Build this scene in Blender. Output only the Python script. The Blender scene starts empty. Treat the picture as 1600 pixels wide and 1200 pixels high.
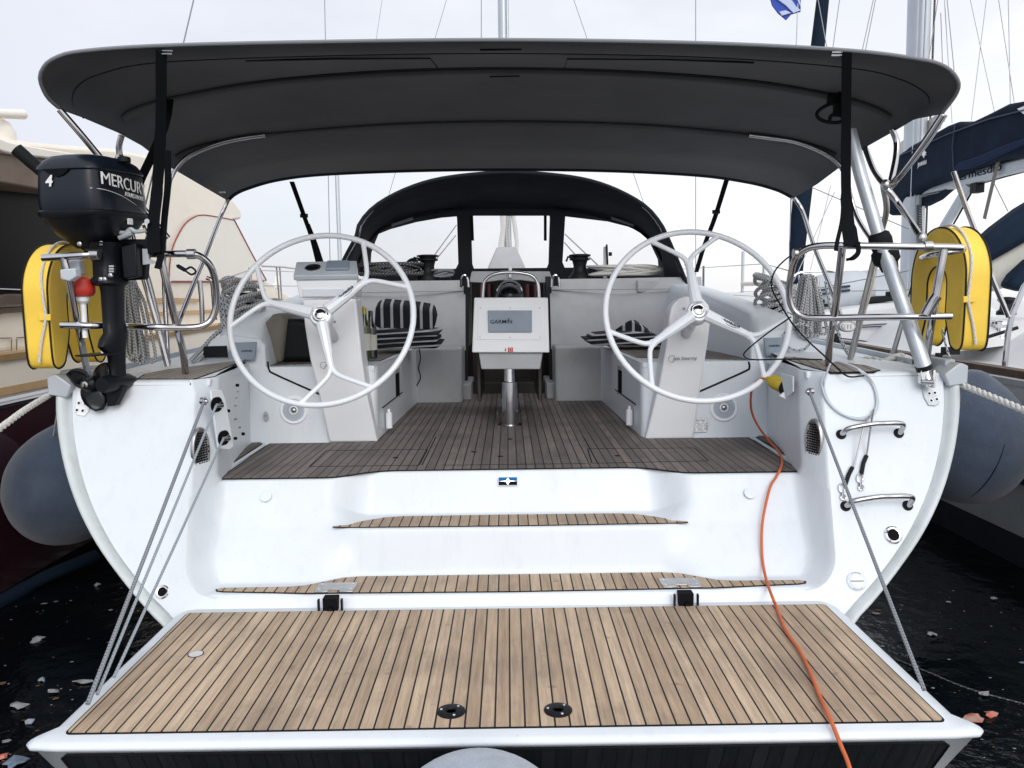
import bpy, math, random
from mathutils import Vector, Matrix
random.seed(7)
S = bpy.context.scene
COL = S.collection
rad = math.radians
V = Vector
# ------------------------------------------------------------ camera
F = 1250.0                                   # focal length in photo pixels (1600 wide)
CAM = V((0.0, 0.0, 1.73))
PITCH = math.atan(133/F); YAW = math.atan(5/F); ROLL = rad(0.7)
fw = V((math.sin(YAW)*math.cos(PITCH), math.cos(YAW)*math.cos(PITCH), -math.sin(PITCH)))
r0 = V((math.cos(YAW), -math.sin(YAW), 0)); u0 = r0.cross(fw)
cr, sr = math.cos(ROLL), math.sin(ROLL)
rt = r0*cr - u0*sr; up = r0*sr + u0*cr
cd = bpy.data.cameras.new('camera'); cam = bpy.data.objects.new('camera', cd); COL.objects.link(cam)
cd.sensor_fit = 'HORIZONTAL'; cd.sensor_width = 36; cd.lens = 36*F/1600
cd.clip_start = 0.05; cd.clip_end = 3000
cam.matrix_world = Matrix(((rt.x, up.x, -fw.x, CAM.x), (rt.y, up.y, -fw.y, CAM.y), (rt.z, up.z, -fw.z, CAM.z), (0, 0, 0, 1)))
S.camera = cam
S.view_settings.view_transform = 'Standard'; S.view_settings.look = 'None'
S.view_settings.exposure = 0.04; S.view_settings.gamma = 1.0
# ------------------------------------------------------------ sky and sun
SUN_EL, SUN_AZ = rad(30), rad(171)           # azimuth from +Y clockwise: behind the camera, to the right
sdir = V((math.sin(SUN_AZ)*math.cos(SUN_EL), math.cos(SUN_AZ)*math.cos(SUN_EL), math.sin(SUN_EL)))
sl = bpy.data.lights.new('sun', 'SUN'); sl.energy = 1.15; sl.angle = rad(32); sl.color = (1.0, 0.98, 0.95)
so = bpy.data.objects.new('sun', sl); COL.objects.link(so); so.rotation_euler = sdir.to_track_quat('Z', 'Y').to_euler()
W = bpy.data.worlds.new('World'); S.world = W; W.use_nodes = True
nt = W.node_tree; nt.nodes.clear(); N = nt.nodes.new; L = nt.links.new
out = N('ShaderNodeOutputWorld'); bg = N('ShaderNodeBackground'); L(bg.outputs[0], out.inputs[0])
sky = N('ShaderNodeTexSky'); sky.sky_type = 'NISHITA'; sky.sun_disc = False
sky.sun_elevation = SUN_EL; sky.sun_rotation = SUN_AZ; sky.altitude = 0; sky.dust_density = 2.0
bg.inputs['Strength'].default_value = 0.11
tc = N('ShaderNodeTexCoord')
nz = N('ShaderNodeTexNoise'); nz.inputs['Scale'].default_value = 1.6; nz.inputs['Detail'].default_value = 6; nz.inputs['Roughness'].default_value = 0.55
mp = N('ShaderNodeMapping'); mp.inputs['Scale'].default_value = (1, 1, 2.6); mp.inputs['Location'].default_value = (0.4, 0.2, 0.1)
L(tc.outputs['Generated'], mp.inputs['Vector']); L(mp.outputs[0], nz.inputs['Vector'])
rp = N('ShaderNodeValToRGB'); rp.color_ramp.elements[0].position = 0.36; rp.color_ramp.elements[0].color = (0.70, 0.70, 0.70, 1)
rp.color_ramp.elements[1].position = 0.62; rp.color_ramp.elements[1].color = (1, 1, 1, 1)
L(nz.outputs['Fac'], rp.inputs['Fac'])
sx = N('ShaderNodeSeparateXYZ'); L(tc.outputs['Generated'], sx.inputs[0])
xr = N('ShaderNodeMapRange'); xr.inputs[1].default_value = -0.55; xr.inputs[2].default_value = 0.5; xr.inputs[3].default_value = 0.0; xr.inputs[4].default_value = 1.0
L(sx.outputs['X'], xr.inputs[0])
cc = N('ShaderNodeMix'); cc.data_type = 'RGBA'; cc.inputs[6].default_value = (7.1, 7.4, 8.3, 1); cc.inputs[7].default_value = (10.8, 10.7, 10.7, 1)
L(xr.outputs[0], cc.inputs[0])
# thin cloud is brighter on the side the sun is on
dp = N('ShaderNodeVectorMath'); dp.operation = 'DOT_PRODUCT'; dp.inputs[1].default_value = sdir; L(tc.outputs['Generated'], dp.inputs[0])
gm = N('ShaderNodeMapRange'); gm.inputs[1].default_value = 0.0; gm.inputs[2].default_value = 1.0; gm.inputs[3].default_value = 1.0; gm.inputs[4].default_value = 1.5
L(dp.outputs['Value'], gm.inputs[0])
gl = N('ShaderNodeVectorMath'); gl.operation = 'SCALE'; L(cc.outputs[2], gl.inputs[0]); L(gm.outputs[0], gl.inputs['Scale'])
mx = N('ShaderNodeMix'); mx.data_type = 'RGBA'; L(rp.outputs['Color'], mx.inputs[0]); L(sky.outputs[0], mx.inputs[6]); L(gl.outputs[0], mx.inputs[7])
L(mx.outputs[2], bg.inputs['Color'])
S.cycles.max_bounces = 8; S.cycles.transparent_max_bounces = 12

# ------------------------------------------------------------ photo measurements -> world points at a real depth
def ray(px, py): return fw + rt*((px-800)/F) + up*((600-py)/F)
def PY(px, py, Y): d = ray(px, py); return CAM + d*((Y-CAM.y)/d.y)
def PZ(px, py, Z): d = ray(px, py); return CAM + d*((Z-CAM.z)/d.z)
def PX(px, py, X): d = ray(px, py); return CAM + d*((X-CAM.x)/d.x)
TK = 0.51
def PT(px, py, off=0):                       # on the raked transom plane  Y = 3.323 + TK (z-0.3)
    d = ray(px, py); t = (3.323-off+TK*(CAM.z-0.3))/(d.y-TK*d.z); return CAM + d*t
def YT(z): return 3.323+TK*(z-0.3)

# ------------------------------------------------------------ mesh helpers
def lerp(a, b, t): return a+(b-a)*t
def smooth(t): t = max(0, min(1, t)); return t*t*(3-2*t)
def spline(pts, n=8, closed=False):
    pts = [V(p) for p in pts]; m = len(pts); o = []
    if m < 3: return [pts[0].lerp(pts[-1], i/n) for i in range(n+1)]
    rng = m if closed else m-1
    for i in range(rng):
        if closed: a, b, c, d = pts[i-1], pts[i], pts[(i+1) % m], pts[(i+2) % m]
        else: a, b, c, d = pts[max(i-1, 0)], pts[i], pts[i+1], pts[min(i+2, m-1)]
        if i == 0 and not closed: a = b*2-c
        if i == rng-1 and not closed: d = c*2-b
        for k in range(n):
            t = k/n
            o.append(0.5*((2*b)+(c-a)*t+(2*a-5*b+4*c-d)*t*t+(3*b-a-3*c+d)*t**3))
    if not closed: o.append(pts[-1])
    return o
def even(pts, n):
    d = [0]
    for a, b in zip(pts, pts[1:]): d.append(d[-1]+(b-a).length)
    o = []; j = 0
    for i in range(n):
        s = d[-1]*i/(n-1)
        while j < len(d)-2 and d[j+1] < s: j += 1
        q = (s-d[j])/max(1e-9, d[j+1]-d[j]); o.append(pts[j].lerp(pts[j+1], min(1, q)))
    return o
class MB:
    def __init__(s): s.v = []; s.f = []; s.m = []; s.uv = {}
    def add(s, vs, fs, mi=0):
        b = len(s.v); s.v += [tuple(p) for p in vs]
        for f in fs: s.f.append([b+i for i in f]); s.m.append(mi)
        return s
    def quad(s, a, b, c, d, mi=0): return s.add([a, b, c, d], [(0, 1, 2, 3)], mi)
    def box(s, c, size, M=None, mi=0):
        c = V(c); hx, hy, hz = size[0]/2, size[1]/2, size[2]/2
        vs = [V((x, y, z)) for x in (-hx, hx) for y in (-hy, hy) for z in (-hz, hz)]
        if M is not None: vs = [M @ p for p in vs]
        return s.add([p+c for p in vs], [(0, 1, 3, 2), (4, 6, 7, 5), (0, 4, 5, 1), (2, 3, 7, 6), (0, 2, 6, 4), (1, 5, 7, 3)], mi)
    def b2(s, x0, x1, y0, y1, z0, z1, mi=0): return s.box(((x0+x1)/2, (y0+y1)/2, (z0+z1)/2), (abs(x1-x0), abs(y1-y0), abs(z1-z0)), None, mi)
    def prism(s, pts, ext, mi=0, caps=True):          # planar outline + extrusion vector
        n = len(pts); ext = V(ext); pts = [V(p) for p in pts]
        vs = pts+[p+ext for p in pts]
        fs = [(i, (i+1) % n, (i+1) % n+n, i+n) for i in range(n)]
        if caps: fs += [tuple(range(n-1, -1, -1)), tuple(range(n, 2*n))]
        return s.add(vs, fs, mi)
    def grid(s, rows, mi=0, closed=False):
        n = len(rows[0]); vs = [p for r in rows for p in r]; fs = []
        for i in range(len(rows)-1):
            for j in range(n if closed else n-1):
                k = (j+1) % n; fs.append((i*n+j, i*n+k, (i+1)*n+k, (i+1)*n+j))
        return s.add(vs, fs, mi)
    def tube(s, pts, r, seg=10, closed=False, cap=True, mi=0, lobes=0, pitch=0.06, ld=0.25, flat=1.0):
        pts = [V(p) for p in pts]; n = len(pts); rr = r if isinstance(r, (list, tuple)) else [r]*n
        T = []
        for i in range(n):
            a = pts[i-1] if (i > 0 or closed) else pts[i]; b = pts[(i+1) % n] if (i < n-1 or closed) else pts[i]
            t = (b-a); T.append(t.normalized() if t.length > 1e-9 else V((0, 0, 1)))
        nrm = T[0].orthogonal().normalized(); base = len(s.v); ln = 0; rows = []
        for i in range(n):
            if i: ln += (pts[i]-pts[i-1]).length
            nrm = (nrm-T[i]*nrm.dot(T[i])).normalized(); bi = T[i].cross(nrm)
            row = []
            for k in range(seg):
                a = 2*math.pi*k/seg
                q = rr[i]*(1+(ld*(abs(math.cos(lobes*0.5*(a+2*math.pi*ln/pitch/lobes*1.0)))-0.6) if lobes else 0))
                row.append(pts[i]+nrm*math.cos(a)*q+bi*math.sin(a)*q*flat)
            rows.append(row); s_ln = ln
            for k in range(seg): s.uv[base+i*seg+k] = (k/seg, ln)
        vs = [p for w in rows for p in w]; fs = []
        for i in range(n if closed else n-1):
            j = (i+1) % n
            for k in range(seg): q = (k+1) % seg; fs.append((i*seg+k, i*seg+q, j*seg+q, j*seg+k))
        if cap and not closed: fs += [tuple(range(seg-1, -1, -1)), tuple((n-1)*seg+k for k in range(seg))]
        return s.add(vs, fs, mi)
    def lathe(s, prof, o, axis=(0, 0, 1), seg=24, mi=0, ref=None, cap=True):   # prof: (r, h)
        ax = V(axis).normalized(); a = (V(ref)-ax*V(ref).dot(ax)).normalized() if ref else ax.orthogonal().normalized(); b = ax.cross(a); o = V(o)
        rows = [[o+ax*h+(a*math.cos(2*math.pi*k/seg)+b*math.sin(2*math.pi*k/seg))*r for k in range(seg)] for r, h in prof]
        vs = [p for w in rows for p in w]; fs = []
        for i in range(len(rows)-1):
            for k in range(seg): q = (k+1) % seg; fs.append((i*seg+k, i*seg+q, (i+1)*seg+q, (i+1)*seg+k))
        if cap: fs += [tuple(range(seg-1, -1, -1)), tuple((len(rows)-1)*seg+k for k in range(seg))]
        return s.add(vs, fs, mi)
    def strap(s, pts, w, wd, th=0.003, mi=0):          # flat webbing along a path; wd = width direction
        pts = [V(p) for p in pts]; wd = V(wd).normalized(); rows = []; n = len(pts)
        ww = w if isinstance(w, (list, tuple)) else [w]*n
        for i in range(n):
            t = (pts[min(i+1, n-1)]-pts[max(i-1, 0)]).normalized(); u = (wd-t*wd.dot(t)).normalized(); q = t.cross(u)*th/2; h = u*ww[i]/2
            rows.append([pts[i]-h-q, pts[i]+h-q, pts[i]+h+q, pts[i]-h+q])
        s.grid(rows, mi, closed=True); b = len(s.v)-4*n
        s.f += [[b, b+3, b+2, b+1], [b+4*n-4, b+4*n-3, b+4*n-2, b+4*n-1]]; s.m += [mi, mi]
        return s
    def ball(s, c, r, seg=16, sc=(1, 1, 1), mi=0):
        c = V(c); rows = []
        for i in range(seg//2+1):
            t = math.pi*i/(seg//2); rows.append([c+V((math.sin(t)*math.cos(2*math.pi*k/seg)*r*sc[0], math.sin(t)*math.sin(2*math.pi*k/seg)*r*sc[1], math.cos(t)*r*sc[2])) for k in range(seg)])
        return s.grid(rows, mi, closed=True)
def link(o, parent):
    if parent:
        o.parent = parent
        if parent.type == 'EMPTY': o.matrix_parent_inverse = Matrix.Translation(-parent.location)
def obj(name, mb, mats, parent=None, bevel=0, seg=2, flat=False, solid=0, ang=35):
    me = bpy.data.meshes.new(name); me.from_pydata(mb.v, [], mb.f)
    if not isinstance(mats, (list, tuple)): mats = [mats]
    for m in mats: me.materials.append(M[m] if isinstance(m, str) else m)
    if len(mats) > 1: me.polygons.foreach_set('material_index', mb.m)
    if mb.uv:
        ul = me.uv_layers.new(name='UVMap'); seam = {}
        for p in me.polygons:
            us = [mb.uv.get(vi, (0, 0))[0] for vi in p.vertices]; wrap = max(us)-min(us) > 0.5
            for li, vi in zip(p.loop_indices, p.vertices):
                u, w = mb.uv.get(vi, (0, 0))
                if wrap and u < 0.5: u += 1
                ul.data[li].uv = (u, w)
    import bmesh
    bm = bmesh.new(); bm.from_mesh(me); bmesh.ops.recalc_face_normals(bm, faces=bm.faces); bm.to_mesh(me); bm.free()
    if not flat:
        me.polygons.foreach_set('use_smooth', [True]*len(me.polygons)); me.set_sharp_from_angle(angle=rad(ang))
    o = bpy.data.objects.new(name, me); COL.objects.link(o)
    link(o, parent)
    if solid:
        q = o.modifiers.new('solid', 'SOLIDIFY'); q.thickness = solid; q.offset = 0
    if bevel:
        q = o.modifiers.new('bevel', 'BEVEL'); q.width = bevel; q.segments = seg; q.limit_method = 'ANGLE'; q.angle_limit = rad(35); q.harden_normals = False
    return o
def tag(o, label=None, cat=None, group=None, kind=None):
    if label: o['label'] = label
    if cat: o['category'] = cat
    if group: o['group'] = group
    if kind: o['kind'] = kind
    return o
def thing(name, label, cat, group=None, loc=(0, 0, 0)):
    o = bpy.data.objects.new(name, None); COL.objects.link(o); o.empty_display_size = 0.2; o.location = loc
    return tag(o, label, cat, group)
def single(name, mb, mats, label, cat, group=None, **k): return tag(obj(name, mb, mats, None, **k), label, cat, group)
def text(name, s, mat, org, xd, yd, size, parent=None, ext=0.0008, shear=0, sx_=1.0, bold=0.0, align='LEFT'):
    cu = bpy.data.curves.new('t', 'FONT'); cu.body = s; cu.size = 1; cu.extrude = ext/size; cu.shear = shear; cu.offset = bold; cu.align_x = align; cu.resolution_u = 3
    t = bpy.data.objects.new('t', cu); COL.objects.link(t); dg = bpy.context.evaluated_depsgraph_get()
    me = bpy.data.meshes.new_from_object(t.evaluated_get(dg)); bpy.data.objects.remove(t); me.name = name
    X = V(xd).normalized(); Y = (V(yd)-X*V(yd).dot(X)).normalized(); Z = X.cross(Y); org = V(org)
    for v in me.vertices: c = v.co; v.co = org+X*c.x*size*sx_+Y*c.y*size+Z*c.z*size
    me.materials.clear(); me.materials.append(M[mat]); o = bpy.data.objects.new(name, me); COL.objects.link(o)
    link(o, parent)
    return o

# ------------------------------------------------------------ materials
M = {}
def mat(name, col, rough=0.5, metal=0.0, spec=0.5, coat=0.0, bump=0, bscale=60, var=0.0, vscale=4.0, trans=0, alpha=1, col2=None, sheen=0, detail=4):
    m = bpy.data.materials.new(name); m.use_nodes = True; n = m.node_tree; b = n.nodes['Principled BSDF']
    b.inputs['Base Color'].default_value = (*col, 1); b.inputs['Roughness'].default_value = rough; b.inputs['Metallic'].default_value = metal
    b.inputs['Specular IOR Level'].default_value = spec; b.inputs['Coat Weight'].default_value = coat; b.inputs['Coat Roughness'].default_value = 0.08
    b.inputs['Transmission Weight'].default_value = trans; b.inputs['Alpha'].default_value = alpha; b.inputs['Sheen Weight'].default_value = sheen
    tx = n.nodes.new('ShaderNodeTexCoord')
    if var or col2:
        q = n.nodes.new('ShaderNodeTexNoise'); q.inputs['Scale'].default_value = vscale; q.inputs['Detail'].default_value = detail; q.inputs['Roughness'].default_value = 0.6
        n.links.new(tx.outputs['Object'], q.inputs['Vector'])
        r = n.nodes.new('ShaderNodeValToRGB'); r.color_ramp.elements[0].position = 0.35; r.color_ramp.elements[1].position = 0.65
        c2 = col2 or tuple(c*(1-var) for c in col)
        r.color_ramp.elements[0].color = (*c2, 1); r.color_ramp.elements[1].color = (*col, 1)
        n.links.new(q.outputs['Fac'], r.inputs['Fac']); n.links.new(r.outputs['Color'], b.inputs['Base Color'])
        rr = n.nodes.new('ShaderNodeMapRange'); rr.inputs[3].default_value = min(1, rough*1.25); rr.inputs[4].default_value = rough*0.85
        n.links.new(q.outputs['Fac'], rr.inputs[0]); n.links.new(rr.outputs[0], b.inputs['Roughness'])
    if bump:
        q = n.nodes.new('ShaderNodeTexNoise'); q.inputs['Scale'].default_value = bscale; q.inputs['Detail'].default_value = 3
        n.links.new(tx.outputs['Object'], q.inputs['Vector'])
        u = n.nodes.new('ShaderNodeBump'); u.inputs['Strength'].default_value = bump; u.inputs['Distance'].default_value = 0.01
        n.links.new(q.outputs['Fac'], u.inputs['Height']); n.links.new(u.outputs[0], b.inputs['Normal'])
    M[name] = m; return m
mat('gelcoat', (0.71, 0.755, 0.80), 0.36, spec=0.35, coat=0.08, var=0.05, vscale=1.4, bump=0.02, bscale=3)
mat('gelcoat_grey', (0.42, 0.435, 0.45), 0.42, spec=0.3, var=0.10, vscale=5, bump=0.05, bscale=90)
mat('nonslip', (0.62, 0.63, 0.63), 0.6, bump=0.25, bscale=260, var=0.05)
mat('rim', (0.62, 0.66, 0.68), 0.4, spec=.3, vscale=3, col2=(0.53, 0.57, 0.575))
mat('casting', (0.50, 0.54, 0.58), 0.42, metal=0.25, var=0.08)
mat('steel', (0.48, 0.48, 0.50), 0.12, metal=1.0, var=0.06, vscale=9)
mat('steel_dull', (0.5, 0.5, 0.5), 0.3, metal=1.0, var=0.15, vscale=30)
mat('chrome', (0.75, 0.75, 0.76), 0.08, metal=1.0)
mat('alloy', (0.56, 0.60, 0.65), 0.38, metal=0.55, var=0.05, vscale=12)
mat('black', (0.008, 0.009, 0.011), 0.5, spec=0.2)
mat('black_gloss', (0.005, 0.006, 0.009), 0.22, spec=0.3)
mat('engine', (0.006, 0.010, 0.019), 0.3, spec=0.35, var=0.15, vscale=30)
mat('engine_dark', (0.005, 0.006, 0.009), 0.4, spec=0.22, bump=0.08, bscale=60)
mat('rubber', (0.008, 0.009, 0.011), 0.7, spec=0.2)
mat('caulk', (0.007, 0.008, 0.009), 0.7, spec=0.2)
mat('webbing', (0.006, 0.007, 0.009), 0.9, spec=0.1, bump=0.3, bscale=400)
mat('canvas', (0.112, 0.118, 0.130), 0.92, spec=0.15, bump=0.55, bscale=5, var=0.16, vscale=2.2, sheen=0.15)
mat('canvas_dark', (0.032, 0.036, 0.044), 0.92, spec=0.12, bump=0.5, bscale=6, var=0.2, vscale=3)
mat('canvas_seam', (0.018, 0.021, 0.027), 0.95, spec=0.1)
mat('canvas_edge', (0.22, 0.23, 0.25), 0.8)
mat('wheel', (0.78, 0.82, 0.87), 0.35, var=0.04, coat=0.2)
mat('white_plastic', (0.85, 0.87, 0.90), 0.35, var=0.03)
mat('grey_plastic', (0.50, 0.55, 0.60), 0.45, var=0.05)
mat('cover_grey', (0.27, 0.33, 0.40), 0.5, var=0.12, vscale=6)
mat('white', (0.8, 0.8, 0.8), 0.5)
mat('ink', (0.012, 0.02, 0.045), 0.6, spec=0.1)
mat('saloon_glass', (0.003, 0.003, 0.004), 0.25, spec=0.06)
mat('red', (0.45, 0.02, 0.03), 0.4)
mat('red_dark', (0.10, 0.008, 0.014), 0.5)
mat('red_light', (0.55, 0.035, 0.02), 0.45, var=0.2, vscale=20)
mat('yellow', (0.93, 0.63, 0.07), 0.55, var=0.10, vscale=5, bump=0.25, bscale=14)
mat('yellow_plug', (0.50, 0.37, 0.03), 0.45, var=0.15, vscale=30)
mat('orange', (0.60, 0.15, 0.06), 0.6, spec=0.2, var=0.12, vscale=14)
mat('fender', (0.048, 0.070, 0.115), 0.95, bump=0.5, bscale=130, var=0.22, vscale=7, sheen=0.3)
mat('fender_pale', (0.36, 0.41, 0.48), 0.95, bump=0.5, bscale=130, var=0.2, vscale=12, sheen=0.3)
mat('cream', (0.90, 0.83, 0.71), 0.3, var=0.05, vscale=1.2)
mat('cream_light', (0.88, 0.84, 0.76), 0.4, var=0.04, vscale=1)
mat('gold', (0.55, 0.36, 0.17), 0.4, var=0.15)
mat('maroon', (0.055, 0.018, 0.028), 0.12, coat=0.6, var=0.2, vscale=2)
mat('wood_dark', (0.10, 0.055, 0.03), 0.4, var=0.4, vscale=12)
mat('soffit', (0.20, 0.15, 0.115), 0.6, var=0.2)
mat('piping_red', (0.28, 0.04, 0.035), 0.6)
mat('navy', (0.005, 0.014, 0.031), 0.85, spec=0.2, bump=0.6, bscale=6, var=0.25, vscale=4)
mat('navy_light', (0.010, 0.021, 0.055), 0.85, spec=0.2, bump=0.4, bscale=8)
mat('sail', (0.62, 0.61, 0.56), 0.8, bump=0.8, bscale=7, var=0.15)
mat('hull_grey', (0.50, 0.53, 0.55), 0.22, coat=0.3, var=0.08, vscale=1.5)
mat('antifoul', (0.02, 0.03, 0.04), 0.7, var=0.3)
mat('teal', (0.03, 0.16, 0.22), 0.4)
mat('stripe_navy', (0.015, 0.025, 0.06), 0.4)
mat('dark_inside', (0.006, 0.006, 0.008), 0.8, spec=0.1)
mat('interior_wood', (0.018, 0.012, 0.009), 0.5, var=0.3)
mat('beige_cloth', (0.20, 0.185, 0.16), 0.9, bump=0.5, bscale=30, var=0.2)
mat('badge_blue', (0.008, 0.13, 0.36), 0.6, spec=0.1)
mat('badge_dark', (0.004, 0.006, 0.016), 0.7, spec=0.08)
mat('glass_green', (0.035, 0.045, 0.010), 0.08, coat=0.5)
mat('bottle_label', (0.55, 0.55, 0.50), 0.6)
mat('bottle_foil', (0.45, 0.33, 0.05), 0.35, metal=0.6)
mat('bottle_dark', (0.012, 0.013, 0.015), 0.15, coat=0.5)
mat('flag_blue', (0.03, 0.07, 0.38), 0.8, bump=0.3, bscale=10)
mat('flag_white', (0.45, 0.52, 0.70), 0.8)
mat('far_white', (0.66, 0.67, 0.68), 0.5, var=0.08, vscale=3)
mat('far_pale', (0.72, 0.68, 0.60), 0.6, var=0.08)
mat('mast_metal', (0.52, 0.56, 0.60), 0.4, metal=0.35, var=0.05)
mat('wire', (0.25, 0.26, 0.28), 0.35, metal=0.7)
mat('paper', (0.28, 0.29, 0.30), 0.8, var=0.4, vscale=20)
mat('paper_red', (0.5, 0.07, 0.03), 0.7, col2=(0.4, 0.38, 0.33), vscale=9)
mat('scrap_blue', (0.05, 0.11, 0.2), 0.7, col2=(0.3, 0.32, 0.35), vscale=12)
mat('scrap_brown', (0.14, 0.07, 0.03), 0.8, var=0.5, vscale=12)
mat('anode', (0.42, 0.43, 0.42), 0.5, metal=0.3)
mat('dinghy', (0.50, 0.54, 0.58), 0.6, var=0.08, vscale=3)
def clear_mat():
    m = bpy.data.materials.new('clear_vinyl'); m.use_nodes = True; n = m.node_tree; n.nodes.remove(n.nodes['Principled BSDF'])
    o = n.nodes['Material Output']; t = n.nodes.new('ShaderNodeBsdfTransparent'); t.inputs[0].default_value = (0.98, 0.98, 0.985, 1)
    g = n.nodes.new('ShaderNodeBsdfGlossy'); g.inputs['Roughness'].default_value = 0.05; k = n.nodes.new('ShaderNodeMixShader'); k.inputs[0].default_value = 0.05
    d = n.nodes.new('ShaderNodeBsdfTranslucent'); d.inputs[0].default_value = (0.8, 0.8, 0.8, 1); k2 = n.nodes.new('ShaderNodeMixShader')
    q = n.nodes.new('ShaderNodeTexNoise'); q.inputs['Scale'].default_value = 3; tx = n.nodes.new('ShaderNodeTexCoord'); n.links.new(tx.outputs['Object'], q.inputs['Vector'])
    r = n.nodes.new('ShaderNodeMapRange'); r.inputs[3].default_value = 0.02; r.inputs[4].default_value = 0.22; n.links.new(q.outputs['Fac'], r.inputs[0])
    n.links.new(t.outputs[0], k.inputs[1]); n.links.new(g.outputs[0], k.inputs[2]); n.links.new(k.outputs[0], k2.inputs[1]); n.links.new(d.outputs[0], k2.inputs[2])
    n.links.new(r.outputs[0], k2.inputs[0]); n.links.new(k2.outputs[0], o.inputs[0]); M['clear_vinyl'] = m
clear_mat()
def weather(name, amt, scale=(7, 7, .7)):          # faint run marks and grime that stay on the moulding
    n = M[name].node_tree; b = n.nodes['Principled BSDF']; src = b.inputs['Base Color'].links[0].from_socket; A = n.nodes.new; K = n.links.new
    tx = A('ShaderNodeTexCoord'); mp_ = A('ShaderNodeMapping'); mp_.inputs['Scale'].default_value = scale; K(tx.outputs['Object'], mp_.inputs['Vector'])
    q = A('ShaderNodeTexNoise'); q.inputs['Scale'].default_value = 2.2; q.inputs['Detail'].default_value = 8; q.inputs['Roughness'].default_value = 0.7; K(mp_.outputs[0], q.inputs['Vector'])
    r = A('ShaderNodeMapRange'); r.inputs[1].default_value = .50; r.inputs[2].default_value = .78; r.inputs[3].default_value = 0; r.inputs[4].default_value = amt; K(q.outputs['Fac'], r.inputs[0])
    q2 = A('ShaderNodeTexNoise'); q2.inputs['Scale'].default_value = 38; q2.inputs['Detail'].default_value = 4; K(tx.outputs['Object'], q2.inputs['Vector'])
    r2 = A('ShaderNodeMapRange'); r2.inputs[1].default_value = .70; r2.inputs[2].default_value = .76; r2.inputs[3].default_value = 0; r2.inputs[4].default_value = amt*1.6; K(q2.outputs['Fac'], r2.inputs[0])
    ad = A('ShaderNodeMath'); ad.operation = 'MAXIMUM'; K(r.outputs[0], ad.inputs[0]); K(r2.outputs[0], ad.inputs[1])
    m = A('ShaderNodeMix'); m.data_type = 'RGBA'; K(ad.outputs[0], m.inputs[0]); K(src, m.inputs[6]); m.inputs[7].default_value = (0.30, 0.29, 0.25, 1); K(m.outputs[2], b.inputs['Base Color'])
weather('gelcoat', .13); weather('rim', .4); weather('cream', .12, (2, .5, 2)); weather('gelcoat_grey', .3, (3, 3, 3)); weather('yellow', .16, (3, 3, 3)); weather('fender', .10, (3, 3, 3)); weather('hull_grey', .3)
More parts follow.
